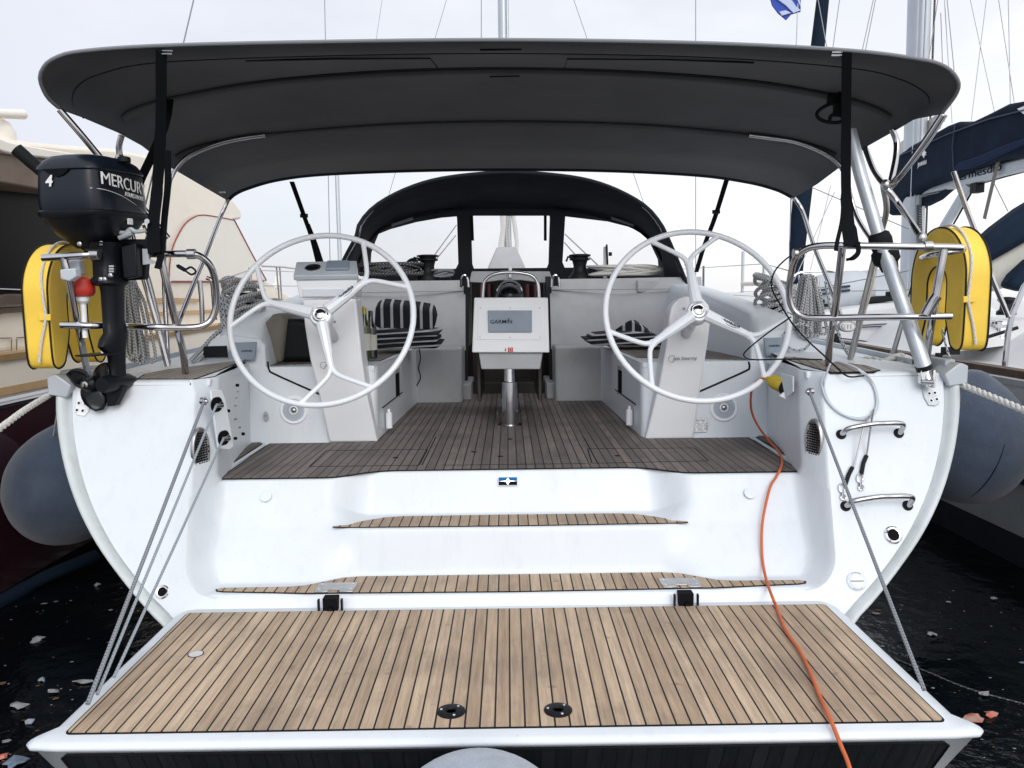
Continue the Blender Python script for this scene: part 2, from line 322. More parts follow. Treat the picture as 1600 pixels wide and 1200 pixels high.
def teak(name, c1, c2, c3, w=0.0472, seam=0.0060, rough=0.65, axis='X', rot=0.0):
    m = bpy.data.materials.new(name); m.use_nodes = True; n = m.node_tree; b = n.nodes['Principled BSDF']; A = n.nodes.new; K = n.links.new
    tx = A('ShaderNodeTexCoord'); mpp = A('ShaderNodeMapping'); mpp.inputs['Rotation'].default_value = (0, 0, rot); K(tx.outputs['Object'], mpp.inputs['Vector'])
    sp = A('ShaderNodeSeparateXYZ'); K(mpp.outputs[0], sp.inputs[0]); src = sp.outputs[axis]
    def mth(op, a, bb=None):
        q = A('ShaderNodeMath'); q.operation = op
        for i, z in enumerate((a, bb)):
            if z is None: continue
            if isinstance(z, (int, float)): q.inputs[i].default_value = z
            else: K(z, q.inputs[i])
        return q.outputs[0]
    t = mth('DIVIDE', src, w); t = mth('ADD', t, 100.27); idx = mth('FLOOR', t); fr = mth('FRACT', t)
    wn = A('ShaderNodeTexWhiteNoise'); wn.noise_dimensions = '1D'; K(idx, wn.inputs['W'])
    cb = A('ShaderNodeCombineXYZ'); K(mth('MULTIPLY', idx, 3.7), cb.inputs['Z'])
    st = A('ShaderNodeVectorMath'); st.operation = 'MULTIPLY'; st.inputs[1].default_value = (60, 4, 10) if axis == 'X' else (4, 60, 10); K(mpp.outputs[0], st.inputs[0])
    ad = A('ShaderNodeVectorMath'); ad.operation = 'ADD'; K(st.outputs[0], ad.inputs[0]); K(cb.outputs[0], ad.inputs[1])
    gr = A('ShaderNodeTexNoise'); gr.inputs['Scale'].default_value = 1; gr.inputs['Detail'].default_value = 8; gr.inputs['Roughness'].default_value = 0.7; K(ad.outputs[0], gr.inputs['Vector'])
    bl = A('ShaderNodeTexNoise'); bl.inputs['Scale'].default_value = 2.3; bl.inputs['Detail'].default_value = 6; bl.inputs['Roughness'].default_value = 0.65; K(tx.outputs['Object'], bl.inputs['Vector'])
    r1 = A('ShaderNodeValToRGB'); e = r1.color_ramp; e.elements[0].position = 0.0; e.elements[0].color = (*c1, 1); e.elements[1].position = 1; e.elements[1].color = (*c2, 1); K(wn.outputs['Value'], r1.inputs['Fac'])
    def mix(f, a, bb, mode='MIX'):
        q = A('ShaderNodeMix'); q.data_type = 'RGBA'; q.blend_type = mode
        if isinstance(f, float): q.inputs[0].default_value = f
        else: K(f, q.inputs[0])
        for i, z in ((6, a), (7, bb)):
            if isinstance(z, tuple): q.inputs[i].default_value = (*z, 1)
            else: K(z, q.inputs[i])
        return q.outputs[2]
    def rng(x, a, bb, c, d):
        q = A('ShaderNodeMapRange'); q.inputs[1].default_value = a; q.inputs[2].default_value = bb; q.inputs[3].default_value = c; q.inputs[4].default_value = d; K(x, q.inputs[0]); return q.outputs[0]
    col = mix(rng(bl.outputs['Fac'], 0.45, 0.7, 0.0, 0.75), r1.outputs['Color'], c3)
    g2 = rng(gr.outputs['Fac'], 0.3, 0.7, 0.72, 1.22)
    vm = A('ShaderNodeVectorMath'); vm.operation = 'SCALE'; K(col, vm.inputs[0]); K(g2, vm.inputs['Scale'])
    sm = seam/w; sd = mth('LESS_THAN', fr, sm)
    # little dark marks
    sk = A('ShaderNodeTexNoise'); sk.inputs['Scale'].default_value = 17; sk.inputs['Detail'].default_value = 5; K(tx.outputs['Object'], sk.inputs['Vector'])
    c4 = mix(rng(sk.outputs['Fac'], 0.66, 0.74, 0.0, 0.45), vm.outputs[0], tuple(x*0.35 for x in c1))
    fin = mix(sd, c4, (0.012, 0.012, 0.013)); K(fin, b.inputs['Base Color'])
    b.inputs['Roughness'].default_value = rough; b.inputs['Specular IOR Level'].default_value = 0.3
    bu = A('ShaderNodeBump'); bu.inputs['Strength'].default_value = 0.25; bu.inputs['Distance'].default_value = 0.002
    K(mth('SUBTRACT', gr.outputs['Fac'], sd), bu.inputs['Height']); K(bu.outputs[0], b.inputs['Normal']); M[name] = m
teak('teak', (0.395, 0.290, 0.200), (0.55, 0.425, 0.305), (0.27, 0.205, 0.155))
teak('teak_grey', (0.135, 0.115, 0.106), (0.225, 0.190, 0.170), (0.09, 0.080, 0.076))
teak('teak_side', (0.26, 0.23, 0.20), (0.36, 0.32, 0.27), (0.20, 0.18, 0.16), rot=rad(12))
teak('dark_panel', (0.012, 0.016, 0.018), (0.022, 0.027, 0.03), (0.014, 0.018, 0.02), rough=0.3)
def rope(name, base, fleck, f1=22.0, thr=0.3, twist=3.0, pitch=0.035):
    m = bpy.data.materials.new(name); m.use_nodes = True; n = m.node_tree; b = n.nodes['Principled BSDF']; A = n.nodes.new; K = n.links.new
    b.inputs['Roughness'].default_value = 0.85; uv = A('ShaderNodeUVMap'); sp = A('ShaderNodeSeparateXYZ'); K(uv.outputs[0], sp.inputs[0])
    def mth(op, a, bb=None):
        q = A('ShaderNodeMath'); q.operation = op
        for i, z in enumerate((a, bb)):
            if z is None: continue
            if isinstance(z, (int, float)): q.inputs[i].default_value = z
            else: K(z, q.inputs[i])
        return q.outputs[0]
    t = mth('ADD', mth('MULTIPLY', sp.outputs['X'], 2.0), mth('DIVIDE', sp.outputs['Y'], pitch)); fr = mth('FRACT', t)
    t2 = mth('SUBTRACT', mth('MULTIPLY', sp.outputs['X'], 2.0), mth('DIVIDE', sp.outputs['Y'], pitch)); fr2 = mth('FRACT', t2)
    m1 = mth('MULTIPLY', mth('LESS_THAN', fr, thr), mth('LESS_THAN', fr2, 0.55))
    q = A('ShaderNodeMix'); q.data_type = 'RGBA'; K(m1, q.inputs[0]); q.inputs[6].default_value = (*base, 1); q.inputs[7].default_value = (*fleck, 1); K(q.outputs[2], b.inputs['Base Color'])
    bu = A('ShaderNodeBump'); bu.inputs['Strength'].default_value = 0.6; bu.inputs['Distance'].default_value = 0.002
    K(mth('PINGPONG', mth('MULTIPLY', t, 4.0), 1.0), bu.inputs['Height']); K(bu.outputs[0], b.inputs['Normal']); M[name] = m
rope('rope_white', (0.62, 0.61, 0.58), (0.5, 0.49, 0.46))
rope('rope_fleck', (0.50, 0.51, 0.51), (0.05, 0.065, 0.085), thr=0.42, pitch=0.018)
rope('rope_grey', (0.25, 0.27, 0.30), (0.09, 0.10, 0.12), thr=0.4, pitch=0.012)
rope('rope_dark', (0.05, 0.053, 0.06), (0.32, 0.32, 0.32), thr=0.3, pitch=0.03)
rope('rope_pale', (0.34, 0.38, 0.42), (0.18, 0.22, 0.27), thr=0.4, pitch=0.015)
rope('rope_bluefleck', (0.5, 0.52, 0.54), (0.02, 0.08, 0.12), thr=0.45)
def stripes(name, c1, c2, axis='X', w=0.05, duty=0.3, rot=0):
    m = bpy.data.materials.new(name); m.use_nodes = True; n = m.node_tree; b = n.nodes['Principled BSDF']; A = n.nodes.new; K = n.links.new
    tx = A('ShaderNodeTexCoord'); mpp = A('ShaderNodeMapping'); mpp.inputs['Rotation'].default_value = (0, rot, rot); K(tx.outputs['Object'], mpp.inputs['Vector']); sp = A('ShaderNodeSeparateXYZ'); K(mpp.outputs[0], sp.inputs[0])
    d = A('ShaderNodeMath'); d.operation = 'DIVIDE'; d.inputs[1].default_value = w; K(sp.outputs[axis], d.inputs[0]); fr = A('ShaderNodeMath'); fr.operation = 'FRACT'; K(d.outputs[0], fr.inputs[0])
    l = A('ShaderNodeMath'); l.operation = 'LESS_THAN'; l.inputs[1].default_value = duty; K(fr.outputs[0], l.inputs[0])
    q = A('ShaderNodeMix'); q.data_type = 'RGBA'; K(l.outputs[0], q.inputs[0]); q.inputs[6].default_value = (*c1, 1); q.inputs[7].default_value = (*c2, 1); K(q.outputs[2], b.inputs['Base Color']); b.inputs['Roughness'].default_value = 0.9; M[name] = m
stripes('cushion_a', (0.005, 0.009, 0.016), (0.42, 0.43, 0.45), 'X', 0.075, 0.28)
stripes('cushion_b', (0.005, 0.009, 0.016), (0.42, 0.43, 0.45), 'Z', 0.038, 0.3, rot=0.05)
stripes('louvre', (0.16, 0.17, 0.18), (0.010, 0.012, 0.014), 'Z', 0.012, 0.55)
def water_mat():
    m = bpy.data.materials.new('water'); m.use_nodes = True; n = m.node_tree; b = n.nodes['Principled BSDF']
    b.inputs['Base Color'].default_value = (0.0015, 0.003, 0.004, 1); b.inputs['Roughness'].default_value = 0.04; b.inputs['IOR'].default_value = 1.33
    tx = n.nodes.new('ShaderNodeTexCoord'); q = n.nodes.new('ShaderNodeTexNoise'); q.inputs['Scale'].default_value = 7; q.inputs['Detail'].default_value = 5
    n.links.new(tx.outputs['Object'], q.inputs['Vector']); u = n.nodes.new('ShaderNodeBump'); u.inputs['Strength'].default_value = 0.35; u.inputs['Distance'].default_value = 0.04
    n.links.new(q.outputs['Fac'], u.inputs['Height']); n.links.new(u.outputs[0], b.inputs['Normal']); M['water'] = m
water_mat()
# ============================================================ THE SAILING YACHT
Yt = thing('sailing_yacht', 'white yacht filling the picture, stern towards us, teak swim platform down, grey bimini overhead', 'sailboat', loc=(0, 4.0, 0))
SG = (-1, 1)
# stern outline, averaged from both sides of the photograph
oL = [(85, 603), (86, 640), (92, 690), (103, 740), (120, 790), (145, 840), (176, 885), (210, 930), (241, 965), (275, 992)]
oR = [(1500, 600), (1499, 640), (1493, 695), (1481, 745), (1462, 795), (1435, 845), (1402, 893), (1368, 935), (1338, 968), (1300, 998)]
iL = [(111, 608), (112, 650), (118, 700), (129, 750), (147, 800), (172, 848), (203, 893), (236, 932), (262, 958), (296, 985)]
iR = [(1474, 600), (1474, 640), (1468, 695), (1456, 745), (1437, 795), (1410, 845), (1378, 890), (1345, 930), (1318, 955), (1284, 985)]
def half(l, r):
    o = []
    for a, b in zip(l, r):
        p, q = PT(*a), PT(*b); o.append(((q.x-p.x)/2, (q.z+p.z)/2))
    return o
HO = half(oL, oR)+[(0.95, 0.17), (0.45, 0.10), (0, 0.08)]
HI = half(iL, iR)+[(0.90, 0.23), (0.42, 0.17), (0, 0.15)]
HO[0] = (HO[0][0], 1.335); HI[0] = (HI[0][0], 1.335)
so_ = even(spline([V((x, 0, z)) for x, z in HO], 10), 60); si_ = even(spline([V((x, 0, z)) for x, z in HI], 10), 60)
def xin(z, c=si_):
    for a, b in zip(c, c[1:]):
        if a.z >= z >= b.z: return lerp(a.x, b.x, (a.z-z)/max(1e-6, a.z-b.z))
    return c[0].x
# rim
rimsec = [(0, 0.012), (0.04, -0.004), (0.16, -0.018), (0.34, -0.022), (0.52, -0.014), (0.66, 0.006), (0.76, 0.024), (0.88, 0.026), (0.97, 0.012), (1.0, -0.001)]
for sg in SG:
    mb = MB(); rows = []
    for a, b in zip(so_, si_):
        rows.append([V((sg*lerp(a.x, b.x, t), YT(lerp(a.z, b.z, t))+d, lerp(a.z, b.z, t))) for t, d in rimsec])
    mb.grid(rows); obj('transom_rim', mb, 'rim', Yt, ang=60)
# hull shell
mb = MB(); ho2 = even(so_, 26)
ST = [0.0, 0.3, 0.8, 1.5, 2.5, 4, 5.5, 7, 8.5, 10, 11.2, 12.2, 13, 13.4]
WS = [1, 1.006, 1.015, 1.025, 1.03, 1.03, 1.01, 0.96, 0.86, 0.70, 0.52, 0.33, 0.15, 0.02]
def hullp(s, p, sg):
    j = 0
    while j < len(ST)-2 and ST[j+1] < s: j += 1
    w = lerp(WS[j], WS[j+1], (s-ST[j])/(ST[j+1]-ST[j])); f = max(0, min(1, 1-(p.z-0.08)/1.255))
    return V((sg*p.x*w, YT(p.z)+s, p.z+0.022*s*(1-f)-0.45*smooth(s/5)*f**1.5))
for sg in SG: mb.grid([[hullp(s, p, sg) for p in ho2] for s in ST])
obj('hull', mb, 'gelcoat', Yt, ang=60)
# well / steps -------------------------------------------------
XE1 = (PT(1287, 590).x-PT(303, 595).x)/2; XE2 = (PT(1291, 740).x-PT(297, 745).x)/2
def xedge(z):
    x = lerp(XE2, XE1, (z-0.86)/0.5) if z > 0.86 else lerp(XE2-0.035, XE2, (z-0.44)/0.42)
    r = 0.14; q = z-0.44
    if q < r: x -= r*(1-math.sqrt(max(0, 1-((r-max(0, q))/r)**2)))
    return x
ZT1, ZT2, ZS = 0.45, 0.66, 0.86
CP = [(4.60, ZS), (4.012, ZS), (3.925, ZT2), (3.675, ZT2), (3.640, ZT1), (3.378, ZT1), (3.362, 0.40), (3.335, 0.30)]
SP = [(4.60, ZS), (3.862, ZS), (3.80, 0.755), (3.735, 0.655), (3.545, ZT1), (3.412, ZT1), (3.385, 0.41), (3.335, 0.30)]
FR = [0, .010, .014, .014, .014, .012, .01, 0]
def fillet(P, R, n=5):
    o = [P[0]]
    for i in range(1, len(P)-1):
        a, b, c = (V((*P[k], 0)) for k in (i-1, i, i+1)); u = a-b; w = c-b; r = min(R[i], u.length*0.45, w.length*0.45)
        p0 = b+u.normalized()*r; p1 = b+w.normalized()*r
        for k in range(n): t = k/(n-1); q = p0.lerp(b, t).lerp(b.lerp(p1, t), t); o.append((q.x, q.y))
    o.append(P[-1]); q = []
    for a, b in zip(o, o[1:]): q += [(lerp(a[0], b[0], t), lerp(a[1], b[1], t)) for t in ((0, .125, .25, .375, .5, .625, .75, .875) if math.hypot(a[0]-b[0], a[1]-b[1]) > -1 else (0,))]
    return q+[o[-1]]
def profile(x):
    s = smooth((abs(x)-0.70)/0.20); return fillet([(lerp(c[0], d[0], s), lerp(c[1], d[1], s)) for c, d in zip(CP, SP)], FR)
mb = MB(); xs = [0, 0.2, 0.4, 0.6]+[0.68+0.02*i for i in range(14)]+[1.0, 1.1, 1.2, 1.28]
rows = []
for x in xs: rows.append([V((x, y, z)) for y, z in profile(x)])
pe = profile(1.28); bl = [0.3, 0.5, 0.65, 0.75, 0.83, 0.9, 0.95, 1.0]
for t in bl:
    row = []
    for y, z in pe:
        xe = xedge(z); x = lerp(1.28, xe, t) if t < 1 else xe
        k = smooth((t-0.60)/0.40)**1.2; yw = YT(z)-0.001
        yy = lerp(y, min(y, yw) if z < ZS+0.0001 else y, k) if y < 3.9 else y
        row.append(V((x, yy, z)))
    rows.append(row)
for sg in SG: mb.grid([[V((sg*p.x, p.y, p.z)) for p in r] for r in rows])
obj('transom_steps', mb, 'gelcoat', Yt, ang=70)
# transom wings (flat aft faces)
mb = MB()
zs = [1.335-0.05*i for i in range(14)]+[0.68-0.008*i for i in range(30)]+[0.44]
for sg in SG:
    mb.grid([[V((sg*lerp(xedge(z), xin(z), t), YT(z), z)) for t in (0, .1, .3, .6, .9, 1)] for z in zs])
z2 = [0.44, 0.40, 0.35, 0.30, 0.25, 0.2, 0.16]
mb.grid([[V((t*xin(z), YT(z), z)) for t in (-1, -.6, -.2, .2, .6, 1)] for z in z2])
obj('transom_face', mb, 'gelcoat', Yt, ang=60)
# inner wing walls
XB = 1.60
mb = MB()
for sg in SG:
    rows = []
    for z in [ZS-0.02, 0.9, 1.0, 1.1, 1.2, 1.30, 1.335, 1.352, 1.358]:
        xe = xedge(z); y0 = YT(z); d = max(0, z-1.30)*0.35
        ya = max(y0+.12, 3.87) if z < .9 else y0+.17; xa = xe-.062
        rows.append([V((sg*(xe+d), y0, z)), V((sg*(xe-0.006+d), y0+0.003, z)), V((sg*(xe-0.012+d), y0+0.014, z)), V((sg*lerp(xe-.012, xa, .5), lerp(y0+.014, ya, .5), z)), V((sg*lerp(xe-.012, xa, .9), lerp(y0+.014, ya, .9), z)), V((sg*(xa+.002), ya+.01, z)), V((sg*(xa+.012), ya+.05, z)),
                     V((sg*lerp(xa+.012, XB, .5), lerp(ya+.05, 4.9, .5), z)), V((sg*(XB+d), 4.90, z))])
    obj('transom_wing_wall', MB().grid(rows), 'gelcoat', Yt, ang=60)
# aft deck corners and side decks
def zdk(y): return 1.355+0.022*(y-3.86)
mb = MB()
for sg in SG:
    rows = []
    for y in [3.86, 4.03, 4.2, 4.4, 4.6, 4.9, 5.0, 5.6, 6.2, 7.0, 8.0, 9.0, 10.5, 12, 13.5, 15, 16, 16.9]:
        j = y-YT(1.335); pe_ = hullp(j, so_[0], 1); hx = pe_.x
        xe_ = xedge(1.35); ix = lerp(xe_+.018, xe_-.040, min(1, (y-3.86)/.17)) if y <= 4.03 else (lerp(xe_-.034, XB+.022, (y-4.03)/.87) if y <= 4.9 else XB)
        ix = min(ix, hx*0.72) if y > 8 else ix
        z = zdk(y)
        if y == 3.86:
            for dy, dz in ((-.008, -.020), (-.006, -.011), (.0, -.004)): rows.append([V((sg*ix, y+dy, z+dz)), V((sg*lerp(ix, hx, .75), y+dy, z-.0+dz*.9)), V((sg*lerp(ix, hx, .94), y+dy, z-.012+dz*.5)), V((sg*hx, y+dy, 1.335))])
            y = 3.885
        rows.append([V((sg*ix, y, z+0.002)), V((sg*lerp(ix, hx, .75), y, z-0.001)), V((sg*lerp(ix, hx, .94), y, z-0.012)), V((sg*hx, y, pe_.z))])
    mb.grid(rows)
obj('side_deck', mb, 'gelcoat', Yt, ang=60)
mb = MB(); mb.grid([[V((t*min(XB, max(0.02, hullp(y-3.86, so_[0], 1).x*0.72)), y, zdk(y)+0.02*(1-abs(t)))) for t in (-1, -.5, 0, .5, 1)] for y in (9.0, 10.5, 12, 13.5, 15, 16, 16.9)]); obj('foredeck', mb, 'nonslip', Yt)
def inset(pts, d):
    n = len(pts); A = sum(pts[i].x*pts[(i+1) % n].y-pts[(i+1) % n].x*pts[i].y for i in range(n)); s = 1 if A > 0 else -1; ins = []
    for i in range(n):
        a, b, c = (V((p.x, p.y, 0)) for p in (pts[i-1], pts[i], pts[(i+1) % n])); d1 = (b-a).normalized(); d2 = (c-b).normalized(); n1 = V((-d1.y, d1.x, 0))*s; n2 = V((-d2.y, d2.x, 0))*s
        ins.append(b+(n1+n2)*(d/max(0.6, 1+n1.dot(n2))))
    return ins
# teak pads on the aft corners
def flat_outline(pts, z, th=0.006): return [V((p.x, p.y, z)) for p in pts]
for sg, pp in ((-1, [(213, 591), (225, 585), (262, 579), (372, 568), (384, 570), (366, 573), (345, 580), (305, 591)]), (1, [(1215, 561), (1240, 561), (1310, 567), (1352, 571), (1376, 577), (1366, 579), (1298, 580), (1272, 575)])):
    o = [PZ(a, b-1.5, 1.368) for a, b in pp]; o2 = inset(o, .011)
    q = MB().prism([V((p.x, p.y, zdk(p.y)-.004)) for p in o], (0, 0, 0.008)); pad_ = obj('caulk_border', q, 'caulk', Yt)
    obj('teak_pad', MB().prism([V((p.x, p.y, zdk(p.y)+.001)) for p in o2], (0, 0, 0.0045)), 'teak_side', pad_)
# bevel moulding under the deck corner
for sg in SG:
    mb = MB(); a = V((sg*(xedge(1.33)-0.03), 3.93, 1.32)); b = V((sg*(XB-0.01), 4.85, 1.32))
    mb.prism([a, b, b+V((0, 0, .035)), a+V((0, 0, .035))], (-sg*0.02, 0, 0)); obj('coaming_lip', mb, 'gelcoat', Yt, bevel=0.006)
# cockpit sole ---------------------------------------------------
SOLE = [(1.47, 3.88), (1.60, 4.90), (0.83, 4.90), (0.78, 6.76), (0.40, 6.76), (0.40, 7.62)]
mb = MB(); mb.add([V((x, y, ZS-0.004)) for x, y in [(1.40, 4.3)]+SOLE[1:]]+[V((-x, y, ZS-0.004)) for x, y in reversed([(1.40, 4.3)]+SOLE[1:])], [tuple(range(12))]); obj('cockpit_sole', mb, 'gelcoat', Yt)
def sym(h): return [V((x, y, 0)) for x, y in h]+[V((-x, y, 0)) for x, y in reversed(h) if x > 1e-6]
def pad(name, pts, z, inset=0.006, m='teak', th=0.004, zc=0.003):
    """teak pad with a caulk border a little wider than the wood"""
    n = len(pts); A = sum(pts[i].x*pts[(i+1) % n].y-pts[(i+1) % n].x*pts[i].y for i in range(n)); s = 1 if A > 0 else -1; ins = []
    for i in range(n):
        a, b, c = pts[i-1], pts[i], pts[(i+1) % n]; d1 = (b-a).normalized(); d2 = (c-b).normalized(); n1 = V((-d1.y, d1.x, 0))*s; n2 = V((-d2.y, d2.x, 0))*s
        k = 1+n1.dot(n2); q = (n1+n2)/max(0.35, k); ins.append(b+q*inset)
    cb = obj('caulk_border', MB().prism([V((p.x, p.y, z)) for p in pts], (0, 0, zc)), 'caulk', Yt)
    obj(name, MB().prism([V((p.x, p.y, z)) for p in ins], (0, 0, zc+0.002)), m, cb); return cb
fs = [(0, 4.024), (0.58, 4.024), (0.66, 4.012), (0.72, 3.985), (0.80, 3.925), (0.86, 3.888), (0.92, 3.878), (1.425, 3.878)]
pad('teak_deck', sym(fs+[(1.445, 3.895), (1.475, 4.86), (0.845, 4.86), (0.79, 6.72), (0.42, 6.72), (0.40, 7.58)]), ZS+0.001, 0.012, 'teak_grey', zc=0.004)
for sg in SG:
    pad('teak_strip', [V((sg*x, y, 0)) for x, y in [(1.53, 4.22), (1.575, 4.83), (1.535, 4.85), (1.50, 4.80), (1.485, 4.24), (1.50, 4.20)]], ZS+0.012, 0.006, 'teak_grey')
    obj('foot_rest', MB().prism([V((sg*x, y, ZS)) for x, y in [(1.55, 4.16), (1.60, 4.88), (1.52, 4.88), (1.478, 4.80), (1.47, 4.18)]], (0, 0, .011)), 'gelcoat', Yt, bevel=0.004)
# hatch joints in the sole
for q in ([(510, 704), (668, 702), (655, 727), (483, 729)], [(681, 683), (659, 727)], [(918, 701), (1086, 700), (1107, 720), (925, 724)], [(911, 682), (934, 724)], [(690, 727), (920, 724)]):
    mb = MB(); w = [PZ(a, b, ZS+0.0075) for a, b in q]
    for a, b in zip(w, w[1:]+([w[0]] if len(w) > 2 else [])):
        d = (b-a).normalized(); s = V((-d.y, d.x, 0))*0.003; mb.prism([a-s, b-s, b+s, a+s], (0, 0, 0.0008))
    obj('hatch_joint', mb, 'caulk', Yt)
for a, b in ((618, 715), (965, 712), (797, 686), (782, 713), (740, 706)):
    p = PZ(a, b, ZS+0.0078); obj('hatch_latch', MB().lathe([(0.016, 0), (0.016, .001)], p, seg=16), 'caulk', Yt)
# step pads
st2 = [(0, 3.69), (0.80, 3.70), (0.845, 3.708), (0.845, 3.722), (0.80, 3.745), (0.70, 3.82), (0.62, 3.868), (0.54, 3.885), (0, 3.89)]
pad('teak_step', sym(st2), ZT2+0.0005, 0.007)
st1 = [(0, 3.392), (0.9, 3.405), (1.28, 3.438), (1.315, 3.45), (1.325, 3.472), (1.30, 3.488), (1.0, 3.492), (0.93, 3.505), (0.86, 3.55), (0.78, 3.60), (0.70, 3.615), (0, 3.615)]
pad('teak_step', sym(st1), ZT1+0.0005, 0.007)
# passerelle/hinge slots on the lower step
for cx, cy in ((524, 919), (1064, 912)):
    p = PZ(cx, cy, ZT1+0.01); x, y = p.x, 3.455
    t = obj('hinge_plate', MB().box((x, y+0.02, ZT1+0.008), (0.175, 0.085, 0.006)).box((x-0.055, y-0.035, ZT1+0.008), (0.06, 0.03, 0.006)).box((x+0.055, y-0.035, ZT1+0.008), (0.06, 0.03, 0.006)), 'steel_dull', Yt, bevel=0.002)
    mb = MB().box((x, 3.356, 0.418), (0.062, 0.05, 0.075)); obj('slot', mb, 'dark_inside', t)
    mb = MB()
    for s in (-1, 1): mb.box((x+s*0.05, 3.338, 0.418), (0.007, 0.02, 0.066))
    obj('slot_edge', mb, 'rubber', t)
    mb = MB().tube([(x, 3.42, ZT1-0.01), (x+0.003, 3.32, 0.405)], 0.014, 12).tube([(x+0.001, 3.39, 0.436), (x+0.002, 3.36, 0.424)], 0.019, 12); obj('hinge_ram', mb, 'black_gloss', t)
    mb = MB()
    for s in (-0.07, 0.07):
        for d in (-0.02, 0.045): mb.lathe([(0.005, 0), (0.004, .0015)], (x+s, y+d, ZT1+0.011), seg=8)
    obj('screw', mb, 'chrome', t)
# ------------------------------------------------ swim platform
ZP = 0.40
def plat_outline(dx=0, dyn=0, dyf=0):
    h = [(0, 2.306+dyn), (1.0, 2.306+dyn), (1.37, 2.309+dyn), (1.450-dx, 2.316+dyn), (1.472-dx, 2.338+dyn), (1.458-dx, 2.375), (1.425-dx, 2.42), (1.425-dx, 3.20), (1.422-dx, 3.31), (1.405-dx, 3.365-dyf), (1.365-dx, 3.393-dyf), (0, 3.396-dyf)]
    return [V((x-0.022, y, 0)) for x, y in h]+[V((-x-0.022, y, 0)) for x, y in reversed(h) if x > 1e-6]
mb = MB(); rings = []
for z, ins, yo in ((ZP, 0.018, 0.018), (ZP-0.004, 0.006, 0.007), (ZP-0.009, 0.0, 0.0), (ZP-0.015, -0.003, -0.003), (ZP-0.021, -0.002, -0.002), (ZP-0.028, 0.003, 0.005), (ZP-0.033, 0.010, 0.015)):
    rings.append([V((p.x, p.y, z)) for p in plat_outline(ins, yo, ins*0.5)])
rings.append([V((p.x*0.965, lerp(p.y, 3.3, 0.0)+(0.15 if p.y < 2.5 else 0), ZP-0.32)) for p in plat_outline(0.02, 0.035, 0.02)])
mb.grid(rings, closed=True); n = len(rings[0]); b = len(mb.v)-n
mb.f.append(list(range(n))); mb.m.append(0); mb.f.append(list(range(b, b+n))); mb.m.append(0)
plat = obj('swim_platform', mb, 'gelcoat', Yt, ang=50)
q = [PZ(100, 1147, ZP), PZ(1480, 1130, ZP), PZ(1290, 945, ZP), PZ(293, 958, ZP)]
tx0, tx1, ty0, ty1 = (q[0].x+q[3].x)/2, (q[1].x+q[2].x)/2, (q[0].y+q[1].y)/2, (q[2].y+q[3].y)/2
def rrect(x0, x1, y0, y1, r, n=5):
    o = []
    for cx, cy, a0 in ((x1-r, y1-r, 0), (x0+r, y1-r, 90), (x0+r, y0+r, 180), (x1-r, y0+r, 270)):
        for k in range(n): a = rad(a0+90*k/(n-1)); o.append(V((cx+r*math.cos(a), cy+r*math.sin(a), 0)))
    return o
obj('caulk_border', MB().prism([p+V((0, 0, ZP)) for p in rrect(tx0, tx1, ty0, ty1, 0.02)], (0, 0, .0025)), 'caulk', plat)
obj('teak_deck', MB().prism([p+V((0, 0, ZP)) for p in rrect(tx0+.006, tx1-.006, ty0+.007, ty1-.006, 0.015)], (0, 0, .0045)), 'teak', plat)
# dark slatted panel on the outer face of the folded-down platform
tl, tr = V((-1.390, 2.328, ZP-0.038)), V((1.346, 2.328, ZP-0.038)); dn = V((0, 0.143, -0.262)); nn = V((0, -0.262, -0.143)).normalized()
def fp(u, w): return tl.lerp(tr, u)+dn*w+V((0.035*(1-2*u)*w, 0, 0))+nn*0.006
mb = MB().add([fp(.008, .0), fp(.992, 0), fp(1, .05), fp(1, 1), fp(0, 1), fp(0, .05)], [tuple(range(6))]); obj('dark_panel', mb, 'dark_panel', plat)
mb = MB().tube([fp(0, 1)+nn*.001, fp(0, .06)+nn*.001, fp(.008, 0)+nn*.001, fp(.992, 0)+nn*.001, fp(1, .06)+nn*.001, fp(1, 1)+nn*.001], 0.004, 6); obj('panel_gasket', mb, 'rubber', plat)
for cx, cy in ((705, 1112), (872, 1110)):
    p = PZ(cx, cy, ZP+0.0045); s = obj('deck_socket', MB().lathe([(0.046, 0), (0.046, .003), (0.040, .0055), (0.018, .0055), (0.015, -0.002)], p, seg=32), 'black', plat)
    mb = MB()
    for k in range(3): a = rad(50+120*k); mb.lathe([(0.005, .005), (0.0045, .0068)], p+V((math.cos(a)*.033, math.sin(a)*.033, 0)), seg=10)
    obj('screw', mb, 'chrome', s)
p = PZ(306, 1022, ZP+0.0045); d = obj('deck_cap', MB().lathe([(0.030, 0), (0.030, .001)], p, seg=28), 'caulk', plat); obj('cap_disc', MB().lathe([(0.026, 0), (0.026, .002)], p, seg=28), 'nonslip', d)
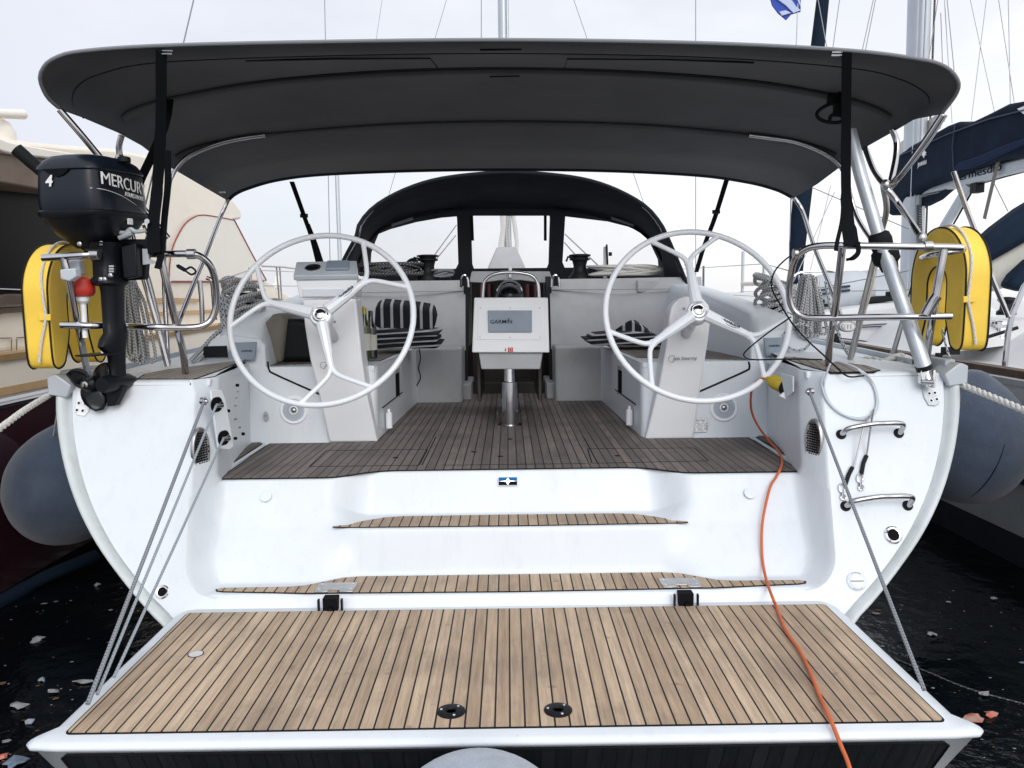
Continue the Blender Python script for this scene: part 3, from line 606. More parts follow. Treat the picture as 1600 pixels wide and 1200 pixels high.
# badge under the sole
p = PY(793.5, 751, 4.0); bc = V((p.x, 3.972, p.z))
nb = V((0, -0.2, 0.087)).normalized(); ub = V((0, 0.087, 0.2)).normalized()
bc = V((p.x, 4.012-(ZS-p.z)/0.2*0.087-0.008, p.z))
bd = obj('maker_badge', MB().prism([bc+V((x, 0, 0))+ub*z for x, z in ((-.050, -.022), (.050, -.022), (.050, .022), (-.050, .022))], nb*0.005), 'white', Yt)
obj('badge_top', MB().prism([bc+V((x, 0, 0))+ub*z+nb*.005 for x, z in ((-.047, .001), (.047, .001), (.047, .020), (-.047, .020))], nb*0.001), 'badge_blue', bd)
obj('badge_bottom', MB().prism([bc+V((x, 0, 0))+ub*z+nb*.005 for x, z in ((-.047, -.020), (.047, -.020), (.047, 0), (-.047, 0))], nb*0.001), 'badge_dark', bd)
mb = MB().prism([bc+V((x, 0, 0))+ub*z+nb*.006 for x, z in ((-.044, 0), (-.01, .002), (0, .017), (.01, .002), (.044, 0), (.01, -.002), (0, -.018), (-.01, -.002))], nb*0.001); obj('badge_star', mb, 'chrome', bd)
obj('badge_core', MB().prism([bc+V((x, 0, 0))+ub*z+nb*.0071 for x, z in ((-.004, 0), (0, .007), (.004, 0), (0, -.007))], nb*0.0006), 'badge_dark', bd)
# ------------------------------------------------ fittings on the transom
nT = V((0, -1, TK)).normalized(); uT = V((0, TK, 1)).normalized()
def grab(a, b, so=0.06):
    pa, pb = PT(*a), PT(*b); d = (pb-pa).normalized()
    pts = [pa, pa+nT*so*.5, pa+nT*so*.95+d*.02+V((0, 0, .012)), pa+nT*so+d*.12+V((0, 0, .028)), pa+nT*so+d*.18+V((0, 0, .03)), pb+nT*so-d*.03+V((0, 0, .03)), pb+nT*so*.8+V((0, 0, .022)), pb+nT*so*.3, pb]
    h = obj('grab_handle', MB().tube(spline(pts, 6), 0.0125, 12), 'steel', Yt)
    for pq in (pa, pb): obj('handle_foot', MB().lathe([(0.024, 0), (0.023, .006), (0.014, .008)], pq, nT), 'rubber', h)
grab((1314, 679), (1404, 677)); grab((1321, 791), (1418, 790))
for (cx, cy, r, m) in ((254, 925, 0.030, 'x'), (1395, 836, 0.040, 'x')):
    p = PT(cx, cy); t = obj('through_hull', MB().lathe([(r, 0), (r, .005), (r*.86, .009), (r*.66, .007), (r*.64, -.02)], p, nT, 32, cap=False), 'chrome', Yt); obj('outlet_hole', MB().lathe([(0.001, 0.0012), (r*.66, .0015)], p, nT, 24), 'dark_inside', t)
p = PT(1338, 908); t = obj('deck_filler_cap', MB().lathe([(0.043, 0), (0.043, .005), (0.038, .008), (0.033, .006), (0.030, .009), (0.0, .009)], p, nT, 32), 'gelcoat', Yt)
mb = MB()
for a0, a1 in ((55, 125), (235, 305)):
    mb.tube([p+nT*.0075+V((1, 0, 0))*math.cos(rad(a))*.037+uT*math.sin(rad(a))*.037 for a in range(a0, a1+1, 10)], 0.0018, 6)
mb.tube([p+nT*.0095+V((-.028, 0, 0)), p+nT*.0095+V((.028, 0, 0))], 0.003, 6); obj('cap_mark', mb, 'steel_dull', t)
for cx, cy in ((415, 775), (1172, 770)):                                    # small blank caps on the riser
    p = PY(cx, cy, 3.80); zz = p.z; y = 3.862-(0.86-zz)*0.59/0.75 if zz < .86 else 3.86
    for _ in range(4): p = PY(cx, cy, lerp(3.545, 3.862, (p.z-.45)/.41)-0.001)
    obj('blank_cap', MB().lathe([(0.028, -.004), (0.028, .0004), (0.024, .0012), (0.0, .0014)], p, V((0, -1, 0.75)), 28), 'gelcoat', Yt)
def wallp(px, py, sg):                                                      # point on the inner wing wall
    A = V((sg*(xedge(1.0)-.012), YT(1.0)+.014, 0)); B = V((sg*(xedge(1.0)-.062), YT(1.0)+.17, 0)); t = (B-A); nrm = V((t.y, -t.x, 0)).normalized(); d = ray(px, py)
    s = (A-CAM).dot(nrm)/d.dot(nrm); return CAM+d*s, (nrm if nrm.x*sg < 0 else -nrm)
def edgep(px, py, sg):                                                      # rounded edge zone, treated as a chamfer plane
    z0 = 1.0; A = V((sg*XE2, YT(z0), z0)); nrm = V((-sg*0.72, -0.66, 0.22)).normalized(); d = ray(px, py); s = (A-CAM).dot(nrm)/d.dot(nrm); return CAM+d*s, nrm
# oval engine-room vents
for (cx, cy, w, h, sg) in ((314, 704, 0.060, 0.112, -1), (1271, 690, 0.060, 0.112, 1)):
    p, nm = wallp(cx, cy, sg); e = V((nm.y, -nm.x, 0)); u = V((0, 0, 1))
    def el(k, rr, off): a = 2*math.pi*k/36; return p+e*math.cos(a)*w*rr+u*math.sin(a)*h*rr+nm*off
    v_ = obj('side_vent', MB().grid([[el(k, r, o) for k in range(36)] for r, o in ((1, -.01), (1, .004), (.95, .007), (.90, .007), (.86, .005), (.001, .0045))], closed=True), 'steel_dull', Yt, ang=50)
    mb = MB()
    for r in range(-8, 9):
        zz = r*0.0118
        for c in range(-4, 5):
            xx = c*0.0165+(r % 2)*0.004; 
            if (xx/(w*.80))**2+(zz/(h*.84))**2 < 0.97: mb.box(p+e*xx+u*zz+nm*.0055, (0.0115, 0.0026, 0.0078), Matrix((e, nm, u)).transposed().to_3x3())
    obj('vent_slots', mb, 'dark_inside', v_)
# rope ports in the left wing with their plate
p1, nm = wallp(335, 632, -1); p2, _ = wallp(346, 684, -1); e = V((nm.y, -nm.x, 0))
c, _ = wallp(343, 655, -1)
hp = obj('fairlead_plate', MB().prism([wallp(a, b, -1)[0] for a, b in ((326, 610), (344, 609), (349, 622), (360, 680), (362, 698), (354, 703), (338, 700))], nm*0.012), 'gelcoat', Yt, bevel=0.004)
for pc in (p1, p2):
    k = [(math.cos(2*math.pi*i/20)*0.05, max(-1, min(1, math.sin(2*math.pi*i/20)*1.1))*0.036) for i in range(20)]
    t = obj('fairlead_hole', MB().prism([pc+nm*.0128+e*a*.9+V((0, 0, b)) for a, b in k], nm*.0012), 'dark_inside', hp)
    obj('roller', MB().lathe([(0.016, -0.028), (0.011, 0), (0.016, .028)], pc+nm*.018+V((0, 0, -.004)), e), 'steel', hp)
for sg, q in ((-1, ((322, 629), (298, 747), (358, 642), (372, 602), (381, 678), (369, 685))), (1, ((1263, 612), (1288, 735)))):
    for i, (a, b) in enumerate(q):
        p, nm = wallp(a, b, sg)
        if i == 0 and sg == -1: continue
        if i == 0: continue
        obj('fixing_hole', MB().lathe([(0.008, -.01), (0.008, .0015)], p, nm, 14), 'dark_inside', Yt)
for a, b in ((372, 612), (370, 622), (369, 634), (376, 668), (369, 655)):
    p, nm = wallp(a, b, -1); obj('fixing_hole', MB().lathe([(0.0045, -.01), (0.0045, .001)], p, nm, 10), 'steel_dull', Yt)
# padeyes holding the platform lines
PADL = wallp(319, 627, -1)[0]; PADR = wallp(1265, 612, 1)[0]
for p, sg in ((PADL, -1), (PADR, 1)):
    nm = wallp(319, 627, sg)[1]
    t = obj('pad_eye', MB().lathe([(0.020, -.012), (0.019, .004), (0.012, .006)], p, nm, 20).ball(p+nm*.012, .011, 12), 'steel', Yt)
# hinge plates with four bolts at both outer corners
for (a, b, c_, d_) in (((124, 607), (137, 607), (141, 638), (118, 646)), ((1440, 602), (1452, 601), (1467, 630), (1453, 636))):
    pts = [PT(*q)+nT*.004 for q in (a, b)]; L_ = a[0] < 800
    o = [(122, 608), (134, 607), (141, 625), (140, 643), (133, 651), (121, 649), (118, 640), (121, 625)] if L_ else [(1438, 600), (1449, 598), (1466, 624), (1467, 631), (1460, 635), (1450, 634), (1443, 622)]
    t = obj('corner_bracket', MB().prism([PT(*q) for q in o], nT*0.008), 'white_plastic' if L_ else 'casting', Yt, bevel=0.003)
    bo = ((125, 631), (135, 632), (122, 642), (131, 643)) if L_ else ((1450.5, 616), (1459, 615), (1453.5, 627), (1462, 625))
    mb = MB(); m2 = MB()
    for q in bo: pp = PT(*q)+nT*.008; mb.lathe([(0.0115, 0), (0.0105, .003), (0.007, .0035)], pp, nT, 16); m2.lathe([(0.0062, .0036), (0.006, .0042)], pp, nT, 12)
    obj('bolt_washer', mb, 'white', t); obj('bolt_head', m2, 'dark_inside', t)
# toe-rail castings on the two top corners
for sg in SG:
    x = so_[0].x; mb = MB(); y = YT(1.3)
    mb.prism([V((sg*(x+.014), y-.03, z)) for z in (1.30, 1.385)]+[V((sg*(x-.02), y-.03, 1.40)), V((sg*(x-.035), y-.03, 1.395)), V((sg*(x-.10), y-.03, 1.345)), V((sg*(x-.075), y-.03, 1.285))], (0, .14, 0))
    mb.box((sg*(x-.03), y+.20, 1.388), (.05, .30, .045)); mb.box((sg*(x-.085), y+.22, 1.372), (.045, .05, .06))
    obj('deck_casting', mb, 'casting', Yt, bevel=0.006)
    rail = MB(); rows = []
    for y_ in (4.3, 5, 6, 7, 8.5, 10, 12, 14, 16): q = hullp(y_-YT(1.335), so_[0], sg); rows.append([q+V((0, 0, 0)), q+V((0, 0, .035)), q+V((-sg*.025, 0, .035)), q+V((-sg*.025, 0, 0))])
    rail.grid(rows, closed=True); obj('toe_rail', rail, 'casting', Yt)
# ------------------------------------------------ cockpit furniture
def mir(pts, sg): return [V((sg*p[0], p[1], p[2])) for p in pts]
ZB = 1.325
for sg in SG:
    # aft face of the helm seat with speaker
    mb = MB().grid([mir([(XB+.02, 4.88+.05*t, lerp(ZS-.01, ZB, t)), (XB-.03, 4.885+.05*t, lerp(ZS-.01, ZB, t)), (0.9, 4.885+.05*t, lerp(ZS-.01, ZB, t)), (0.845, 4.89+.05*t, lerp(ZS-.01, ZB, t)), (0.825, 4.91+.05*t, lerp(ZS-.01, ZB, t)), (0.82, 4.96+.05*t, lerp(ZS-.01, ZB, t)), (0.78, 6.76, lerp(ZS-.01, ZB, t))], sg) for t in (0, .25, .5, .75, 1)])
    obj('seat_front', mb, 'gelcoat', Yt, ang=60)
    mb = MB().grid([mir([(XB+.05, y, z), (0.79 if y > 5 else .825, y+0.002, z)], sg) for y, z in ((4.935, ZB), (6.78, ZB))]); mb.prism(mir([(XB, 4.935, ZB-.03), (.83, 4.935, ZB-.03), (.83, 4.935, ZB+.004), (XB, 4.935, ZB+.004)], sg), (0, .03, 0)); obj('helm_seat', mb, 'gelcoat', Yt, bevel=0.004)
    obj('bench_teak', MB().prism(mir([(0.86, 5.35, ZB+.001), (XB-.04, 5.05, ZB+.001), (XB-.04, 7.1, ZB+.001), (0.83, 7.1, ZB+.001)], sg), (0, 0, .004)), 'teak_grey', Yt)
    # forward block of the bench
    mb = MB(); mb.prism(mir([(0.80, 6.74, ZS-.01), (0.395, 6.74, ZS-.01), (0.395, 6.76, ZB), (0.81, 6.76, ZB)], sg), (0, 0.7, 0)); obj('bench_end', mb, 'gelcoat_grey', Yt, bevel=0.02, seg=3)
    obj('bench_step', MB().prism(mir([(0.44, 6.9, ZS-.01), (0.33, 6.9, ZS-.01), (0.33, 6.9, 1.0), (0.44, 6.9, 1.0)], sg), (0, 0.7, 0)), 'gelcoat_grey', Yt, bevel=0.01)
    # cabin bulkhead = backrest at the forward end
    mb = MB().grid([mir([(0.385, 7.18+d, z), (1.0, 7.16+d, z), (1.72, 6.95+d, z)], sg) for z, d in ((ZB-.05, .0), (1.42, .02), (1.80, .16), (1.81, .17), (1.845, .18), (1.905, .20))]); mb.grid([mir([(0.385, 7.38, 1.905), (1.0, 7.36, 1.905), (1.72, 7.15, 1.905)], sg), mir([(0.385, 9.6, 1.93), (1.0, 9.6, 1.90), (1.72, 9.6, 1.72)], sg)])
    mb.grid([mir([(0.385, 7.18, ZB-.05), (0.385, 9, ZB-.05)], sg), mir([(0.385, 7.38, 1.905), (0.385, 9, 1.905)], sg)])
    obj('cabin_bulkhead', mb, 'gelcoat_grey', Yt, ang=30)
    mb = MB().prism(mir([(0.40, 7.345, 1.805), (1.70, 7.12, 1.795), (1.70, 7.12, 1.80), (0.40, 7.345, 1.81)], sg), (0, -.012, 0)); obj('bulkhead_seam', mb, 'canvas_edge', Yt)
    # coaming: inner backrest, top, outside
    sec = lambda y, zt, xi: mir([(xi-.02, y, ZB-.03), (xi+.03, y, zt-.08), (xi+.05, y, zt-.02), (xi+.08, y, zt), (xi+.24, y, zt-.005), (xi+.30, y, zt-.03), (xi+.36, y, zdk(y)-.01)], sg)
    mb = MB().grid([sec(5.06, 1.50, 1.52), sec(5.10, 1.56, 1.53), sec(5.3, 1.63, 1.54), sec(5.7, 1.68, 1.53), sec(6.3, 1.76, 1.48), sec(6.9, 1.83, 1.42), sec(7.5, 1.86, 1.38), sec(9.6, 1.80, 1.30)])
    obj('coaming', mb, 'gelcoat', Yt, ang=50)
    # coaming aft panel
    mb = MB().prism(mir([(1.50, 4.935, ZB-.01), (1.93, 4.935, ZB+.03), (1.90, 4.97, 1.42), (1.86, 5.02, 1.50), (1.78, 5.03, 1.53), (1.56, 5.02, 1.50), (1.52, 5.0, 1.46)], sg), (0, .09, 0)); obj('coaming_end', mb, 'gelcoat', Yt, bevel=0.012, seg=3)
    # latch and recess on seat inside
    mb = MB().prism([V((sg*x, y, z)) for x, y, z in ((0.812, 5.62, 1.02), (0.806, 5.86, 1.02), (0.806, 5.86, 1.24), (0.812, 5.62, 1.24))], (-sg*.006, 0, 0)); lk = obj('locker_latch', mb, 'gelcoat_grey', Yt, bevel=.004)
    obj('latch_recess', MB().prism([V((sg*x, y, z)) for x, y, z in ((0.805, 5.66, 1.05), (0.800, 5.80, 1.05), (0.800, 5.80, 1.21), (0.805, 5.66, 1.21))], (-sg*.003, 0, 0)), 'dark_inside', lk)
    mb = MB().tube([V((sg*.812, 5.1, 1.045)), V((sg*.797, 5.95, 1.045))], 0.004, 6); obj('seat_seam', mb, 'caulk', Yt)
    obj('drink_holder', MB().lathe([(0.022, 0), (0.022, .10), (0.010, .105), (0.010, .125)], V((sg*.786, 5.18, .90)), seg=14), 'white_plastic', Yt)
    # cushion ledge line on the helm seat (folding lid)
    c0, c1, c2 = ((418, 565), (421, 581), (506, 618)) if sg < 0 else ((1170, 565), (1171, 577), (1088, 613))
    pp = [PY(*c, 4.93) for c in (c0, c1, c2)]
    pp = [V((q.x, 4.885+.05*(q.z-ZS)/(ZB-ZS)-.002, q.z)) for q in pp]
    obj('seat_lid_gap', MB().tube(spline(pp[:1]+[pp[0].lerp(pp[1], .8), pp[1].lerp(pp[2], .12), pp[2]], 5), 0.006, 6), 'caulk', Yt)
# speakers
for cx, cy in ((459, 641), (1131, 637)):
    p = PY(cx, cy, 4.90); p.y = 4.885+.05*(p.z-ZS)/(ZB-ZS)-.001; nz_ = V((0, -1, .11)).normalized()
    sp_ = obj('speaker', MB().lathe([(0.088, -.005), (0.088, .004), (0.080, .010), (0.068, .009)], p, nz_, 40, cap=False), 'white_plastic', Yt)
    mb = MB().lathe([(0.068, .006), (0.052, .008), (0.028, .006), (0.0, .006)], p, nz_, 40); obj('speaker_grille', mb, 'grey_plastic', sp_)
    mb = MB()
    for k in range(26):
        a = 2*math.pi*k/26
        for r in (0.036, 0.046, 0.056): q = p+nz_*.008+V((1, 0, 0))*math.cos(a)*r+V((0, .11, 1)).normalized()*math.sin(a)*r; mb.box(q, (.005, .003, .005))
    obj('grille_mesh', mb, 'cover_grey', sp_)
    obj('speaker_ring', MB().lathe([(0.026, .006), (0.026, .012), (0.020, .013), (0.020, .006)], p, nz_, 28, cap=False), 'white_plastic', sp_); obj('speaker_dome', MB().lathe([(0.018, .006), (0.015, .012), (0.008, .016), (0.001, .017)], p, nz_, 24), 'steel_dull', sp_)
    obj('speaker_label', MB().box(p+nz_*.009+V((0, -.002, -.073)), (.034, .004, .010)), 'dark_inside', sp_)
p = PY(416, 650, 4.89); p.y -= .006; t = obj('switch_plate', MB().prism([p+V((x*.5, 0, z)) for x, z in [(math.cos(2*math.pi*i/20)*.032, math.sin(2*math.pi*i/20)*.030) for i in range(20)]], (0, -.006, 0)), 'gelcoat_grey', Yt, bevel=.002); obj('socket_hole', MB().lathe([(0.007, 0), (0.006, .003)], p+V((0, -.006, .004)), (0, -1, 0), 12), 'steel_dull', t)
# certification plate
p = PY(1091, 664, 4.885); t = obj('builder_plate', MB().box(p+V((0, -.004, 0)), (.103, .003, .092)), 'grey_plastic', Yt, bevel=.001); obj('plate_face', MB().box(p+V((0, -.0062, 0)), (.097, .001, .086)), 'white_plastic', t)
mb = MB(); random.seed(3)
for i in range(10):
    z = .036-i*.008; x = -.042
    while x < .036:
        w = random.uniform(.008, .030); mb.box(p+V((x+w/2, -.0073, z)), (w, .0006, .0017 if i != 1 else .003)); x += w+random.uniform(.002, .014)
obj('plate_text', mb, 'ink', t)
# shore power inlet recess on the right wall
c = [wallp(a, b, 1)[0] for a, b in ((1221, 583), (1241, 588), (1241, 612), (1229, 622))]; nm = wallp(1230, 600, 1)[1]
obj('inlet_flap', MB().prism(c, nm*.008), 'grey_plastic', Yt, bevel=.002)
# instruments on the coaming ends
def yplate(name, px, Y, th, m, bev=.004): return obj(name, MB().prism([PY(a, b, Y) for a, b in px], (0, -th, 0)), m, Yt, bevel=bev, seg=3)
yplate('engine_panel', ((319, 541), (355, 540), (357, 558), (318, 559)), 4.935, .012, 'black')
t = yplate('instrument_cover', ((362, 535), (402, 534), (399, 562), (358, 563)), 4.935, .022, 'cover_grey')
text('instrument_text', 'GARMIN', 'ink', PY(377, 550, 4.911), (1, 0, 0), (0, 0, 1), .018, t)
t = yplate('instrument_cover', ((1192, 528), (1229, 527), (1233, 555), (1195, 556)), 4.935, .022, 'cover_grey')
text('instrument_text', 'GARMIN', 'ink', PY(1201, 542, 4.911), (1, 0, 0), (0, 0, 1), .018, t)
# ------------------------------------------------ helm pedestals
def slab(name, rows, th, m, bev=.012):      # rows: (xl, xr, y, z) bottom to top, extruded forward by th(i)
    mb = MB(); R = []
    for i, (a, b, y, z) in enumerate(rows): t_ = th if not isinstance(th, (list, tuple)) else th[i]; R.append([V((a, y, z)), V((b, y, z)), V((b, y+t_, z+.0)), V((a, y+t_, z+.0))])
    mb.grid(R, closed=True); n4 = len(R)*4; mb.f += [[0, 1, 2, 3], [n4-4, n4-3, n4-2, n4-1]]; mb.m += [0, 0]
    return obj(name, mb, m, Yt, bevel=bev, seg=3)
def prow(pl, pr, Y): a, b = PY(*pl, Y), PY(*pr, Y); return (a.x, b.x, Y, (a.z+b.z)/2)
pr_ = slab('helm_pedestal', [prow((1008, 686), (1084, 686), 4.86), prow((1030, 600), (1096, 600), 4.78), prow((1043, 530), (1107, 530), 4.71), prow((1046, 494), (1111, 494), 4.67), prow((1050, 478), (1108, 478), 4.66), prow((1060, 467), (1099, 467), 4.66), prow((1072, 463), (1088, 463), 4.66)], [.24, .2, .17, .15, .14, .12, .10], 'white_plastic')
pl_ = slab('helm_pedestal', [prow((514, 692), (590, 690), 4.86), prow((499, 620), (574, 620), 4.79), prow((484, 560), (565, 560), 4.74), prow((476, 510), (560, 510), 4.70), prow((472, 468), (556, 466), 4.68)], [.24, .2, .19, .18, .17], 'white_plastic')
tt = slab('console_box', [prow((468, 466), (554, 464), 4.665), prow((463, 440), (558, 438), 4.655), prow((463, 436), (558, 434), 4.655)], [.2, .2, .2], 'white_plastic', .006)
a, b, c, d = PY(458, 431, 4.63), PY(560, 429, 4.63), PY(557, 407, 4.80), PY(463, 409, 4.80); nt_ = (b-a).cross(d-a).normalized()
top = obj('console_top', MB().prism([a, b, c, d], -nt_*.03), 'grey_plastic', pl_, bevel=.006, seg=3)
def tp(u, w): return a.lerp(b, u).lerp(d.lerp(c, u), w)
obj('cup_ring', MB().lathe([(.046, 0), (.046, .006), (.038, .007), (.036, -.01)], tp(.29, .52), nt_, 28, cap=False), 'steel_dull', top); obj('cup_hole', MB().lathe([(.037, .001), (.036, .002)], tp(.29, .52), nt_, 28), 'dark_inside', top)
obj('engine_control', MB().prism([tp(.50, .28), tp(.86, .28), tp(.88, .86), tp(.52, .86)], nt_*.018), 'cover_grey', top, bevel=.005)
slab('console_recess', [prow((473, 464), (535, 463), 4.655), prow((472, 452), (537, 451), 4.652)], .01, 'gelcoat', .002)
for px, py, yy in ((1049, 563, 4.73), (505, 573, 4.735)):
    o = PY(px, py, yy-.012); R_ = px > 800
    text('maker_script', 'Jefa Steering' if R_ else 'Jefa', 'ink', o+V((.01, 0, 0)), (1, 0, .03), (0, .35, 1), .028 if R_ else .03, pr_ if R_ else pl_, shear=.35, ext=.0003)
    obj('maker_swirl', MB().tube([o+V((.005+.022*math.cos(a)*1.0, -.001, .008+.020*math.sin(a))) for a in [rad(40+k*25) for k in range(11)]], .0012, 5), 'ink', pr_ if R_ else pl_)
for px, py in ((1069, 482), (523, 503)):
    obj('pedestal_bolt', MB().lathe([(.008, 0), (.007, .006)], PY(px, py, 4.66), (0, -1, 0), 12), 'steel_dull', pr_ if px > 800 else pl_)
# steering wheels
def wheel(cx, cy, base, R=0.522, Y=4.44, tilt=24):
    c = PY(cx, cy, Y); ex = V((1, 0, 0)); ey = V((0, math.sin(rad(tilt)), math.cos(rad(tilt)))); ez = V((0, -math.cos(rad(tilt)), math.sin(rad(tilt))))
    def W_(r, a, o=0): return c+ex*math.cos(a)*r+ey*math.sin(a)*r+ez*o
    mb = MB().tube([W_(R-.016, 2*math.pi*k/72) for k in range(72)], 0.0165, 12, closed=True)
    rim = obj('steering_wheel', mb, 'wheel', Yt)
    for j in range(3):
        a = rad(base+120*j); mb = MB(); f = R*.60
        def arm(pts, w):            # tapered oval spoke
            mb.tube(pts, w, 10)
        p0 = W_(.045, a, .028); p1 = W_(f*.62, a, .012); p2 = W_(f, a, 0.0)
        arm(spline([p0, p1, p2], 6), [lerp(.036, .020, t/12) if t < 8 else lerp(.0227, .019, (t-8)/4) for t in range(13)])
        for s in (-1, 1):
            e = W_(R-.02, a+s*rad(22.5)); arm(spline([W_(f-.03, a), W_(f+.015, a+s*rad(2.2)), W_(f+.06, a+s*rad(8)), e], 5), [.019, .0185, .018, .017, .016, .015, .0145, .014]+[.0135]*7+[.0165])
        mb.tube([W_(f-.012, a-.06), W_(f+.010, a), W_(f-.012, a+.06)], .010, 8)
        obj('spoke', mb, 'wheel', rim)
    obj('hub', MB().lathe([(.060, -.03), (.062, .02), (.055, .034), (.042, .038)], c, ez, 32), 'wheel', rim)
    obj('hub_shaft', MB().lathe([(.032, -.30), (.032, -.02)], c, ez, 20), 'steel', rim)
    obj('hub_nut', MB().lathe([(.045, .034), (.044, .042), (.037, .047), (.036, .040), (.030, .041), (.029, .052), (.022, .057), (0, .058)], c, ez, 32), 'chrome', rim)
    # maker name along one arm
    j = 0 if base < 60 else 2; a = rad(base+120*j); dx = ex*math.cos(a)+ey*math.sin(a); dy = ez.cross(dx)
    text('wheel_text', 'carbonautica', 'ink', W_(.115, a, .0455)-dy*.001, dx, dy, .024, rim, ext=.0025, bold=.012)
    obj('text_swoosh', MB().tube([W_(.15+.012*k, a, (.0435-.0016*k))-dy*(.005+.005*math.sin(math.pi*k/6)) for k in range(7)], .0016, 5), 'ink', rim)
    return rim
wheel(503, 496, 43); wheel(1089, 490, 94)
# ------------------------------------------------ cockpit table / binnacle
t0 = PZ(797, 664, ZS+.006); TX, TY = t0.x, t0.y
zb = PY(797, 560, TY).z
tb = obj('table_column', MB().lathe([(.085, 0), (.085, .006), (.060, .010), (.060, .30), (.056, .305), (.045, .306), (.040, .42)], (TX, TY, ZS+.006), seg=36), 'steel', Yt)
for s in (-1, 1): obj('column_clamp', MB().tube([V((TX+s*.055, TY-.02, ZS+.10)), V((TX+s*.085, TY-.03, ZS+.105)), V((TX+s*.085, TY-.03, ZS+.07))], .006, 8), 'steel', tb)
def yq(px, Y): return [PY(a, b, Y) for a, b in px]
f = TY-.16
box = obj('table_console', MB().prism(yq(((741, 465), (856, 465), (858.5, 551), (737.5, 551)), f), (0, .20, 0)), 'white_plastic', Yt, bevel=.008, seg=3)
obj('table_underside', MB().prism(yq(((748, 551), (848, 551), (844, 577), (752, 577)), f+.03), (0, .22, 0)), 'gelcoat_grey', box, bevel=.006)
t = obj('instrument_panel', MB().prism(yq(((747, 478), (848, 478), (849, 531), (746, 531)), f), (0, -.004, 0)), 'white_plastic', box, bevel=.002)
g = obj('plotter_cover', MB().prism(yq(((762, 485), (831, 485), (831, 519), (763, 519)), f-.004), (0, -.014, 0)), 'cover_grey', box, bevel=.004, seg=3)
text('cover_text', 'GARMIN', 'ink', yq(((765.5, 505.6),), f-.0200)[0], (1, 0, 0), (0, 0, 1), .036, g, ext=.0014, sx_=1.08, bold=.004)
obj('text_mark', MB().prism(yq(((793.5, 499), (796.5, 499), (795.0, 496.5)), f-.0188), (0, -.0006, 0)), 'ink', g)
mb = MB()
for a, b in ((750.5, 481), (797, 481), (843, 481), (750, 526.5), (797, 527), (844, 527)): mb.lathe([(.005, 0), (.004, .002)], PY(a, b, f-.004), (0, -1, 0), 10)
obj('screw', mb, 'steel_dull', t)
obj('warning_label', MB().prism(yq(((793.5, 543), (801.5, 543), (801.5, 550), (793.5, 550)), f-.0005), (0, -.001, 0)), 'red', box)
obj('label_mark', MB().tube([V((PY(797.5, 546.5, f-.0017).x+math.cos(rad(a))*.010, f-.0017, PY(797.5, 546.5, f).z+math.sin(rad(a))*.010)) for a in range(0, 361, 30)], .0016, 5), 'white', box)
obj('label_arrow', MB().prism(yq(((789.3, 543.5), (790.5, 543.5), (790.5, 546.5), (791.6, 546.5), (789.9, 549.5), (788.2, 546.5), (789.3, 546.5)), f-.0005), (0, -.001, 0)), 'red', box)
mb = MB().tube(spline(yq(((754, 466), (755, 452), (757, 440), (766, 431), (781, 426.5), (797, 425.5), (813, 426.5), (829, 430), (838, 438), (841, 450), (842, 466)), f+.10), 5), .0125, 12); obj('grab_rail', mb, 'steel', box)
# table behind the console with folded leaves
mb = MB().b2(TX-.19, TX+.19, TY+.06, 6.45, 1.30, 1.47); obj('table_body', mb, 'teak_grey', Yt, bevel=.01)
for s in (-1, 1):
    obj('table_leaf', MB().b2(TX+s*.20, TX+s*.225, TY+.10, 6.45, 1.02, 1.47), 'interior_wood', Yt, bevel=.004)
# ------------------------------------------------ companionway
cw = obj('companionway', MB().b2(-.385, .385, 8.6, 8.62, .2, 1.95).b2(-.40, -.385, 7.35, 8.62, .2, 1.92).b2(.385, .40, 7.35, 8.62, .2, 1.92).b2(-.385, .385, 7.6, 8.62, .15, .2), 'interior_wood', Yt)
for s in (-1, 1):
    obj('door_frame', MB().prism([V((s*.375, 7.16, ZS)), V((s*.43, 7.16, ZS)), V((s*.395, 7.36, 1.93)), V((s*.345, 7.36, 1.93))], (0, .05, 0)), 'black', cw)
    p = PY(797+s*71, 438, 7.2)
    mb = MB().tube(spline([p+V((-.035, 0, -.06)), p+V((-.025, 0, .02)), p+V((0, 0, .045)), p+V((.025, 0, .02)), p+V((.035, 0, -.06))], 5), .012, 8); obj('companion_handle', mb, 'steel', cw)
    obj('handle_core', MB().box(p+V((0, .02, 0)), (.045, .03, .10)), 'black', cw)
mb = MB()
for i, (px, c) in enumerate(((-0.25, 'red'), (.24, 'red'))):
    pass
obj('companion_step', MB().b2(-.37, .37, 7.30, 7.42, ZS-.01, .97), 'interior_wood', cw, bevel=.01)
for k, zz in enumerate((.95, .72)): obj('ladder_tread', MB().b2(-.22, .22, 7.62+.2*k, 7.84+.2*k, zz-.03, zz), 'interior_wood', cw)
# wash-board beam, sliding hatch garage
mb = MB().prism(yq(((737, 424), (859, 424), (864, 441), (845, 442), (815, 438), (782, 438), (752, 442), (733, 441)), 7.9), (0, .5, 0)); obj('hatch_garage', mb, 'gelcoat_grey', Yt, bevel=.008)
obj('hatch_latch', MB().prism(yq(((794.5, 416), (800, 416), (799.5, 434), (795, 434)), 7.86), (0, -.015, 0)), 'steel_dull', Yt, bevel=.002)
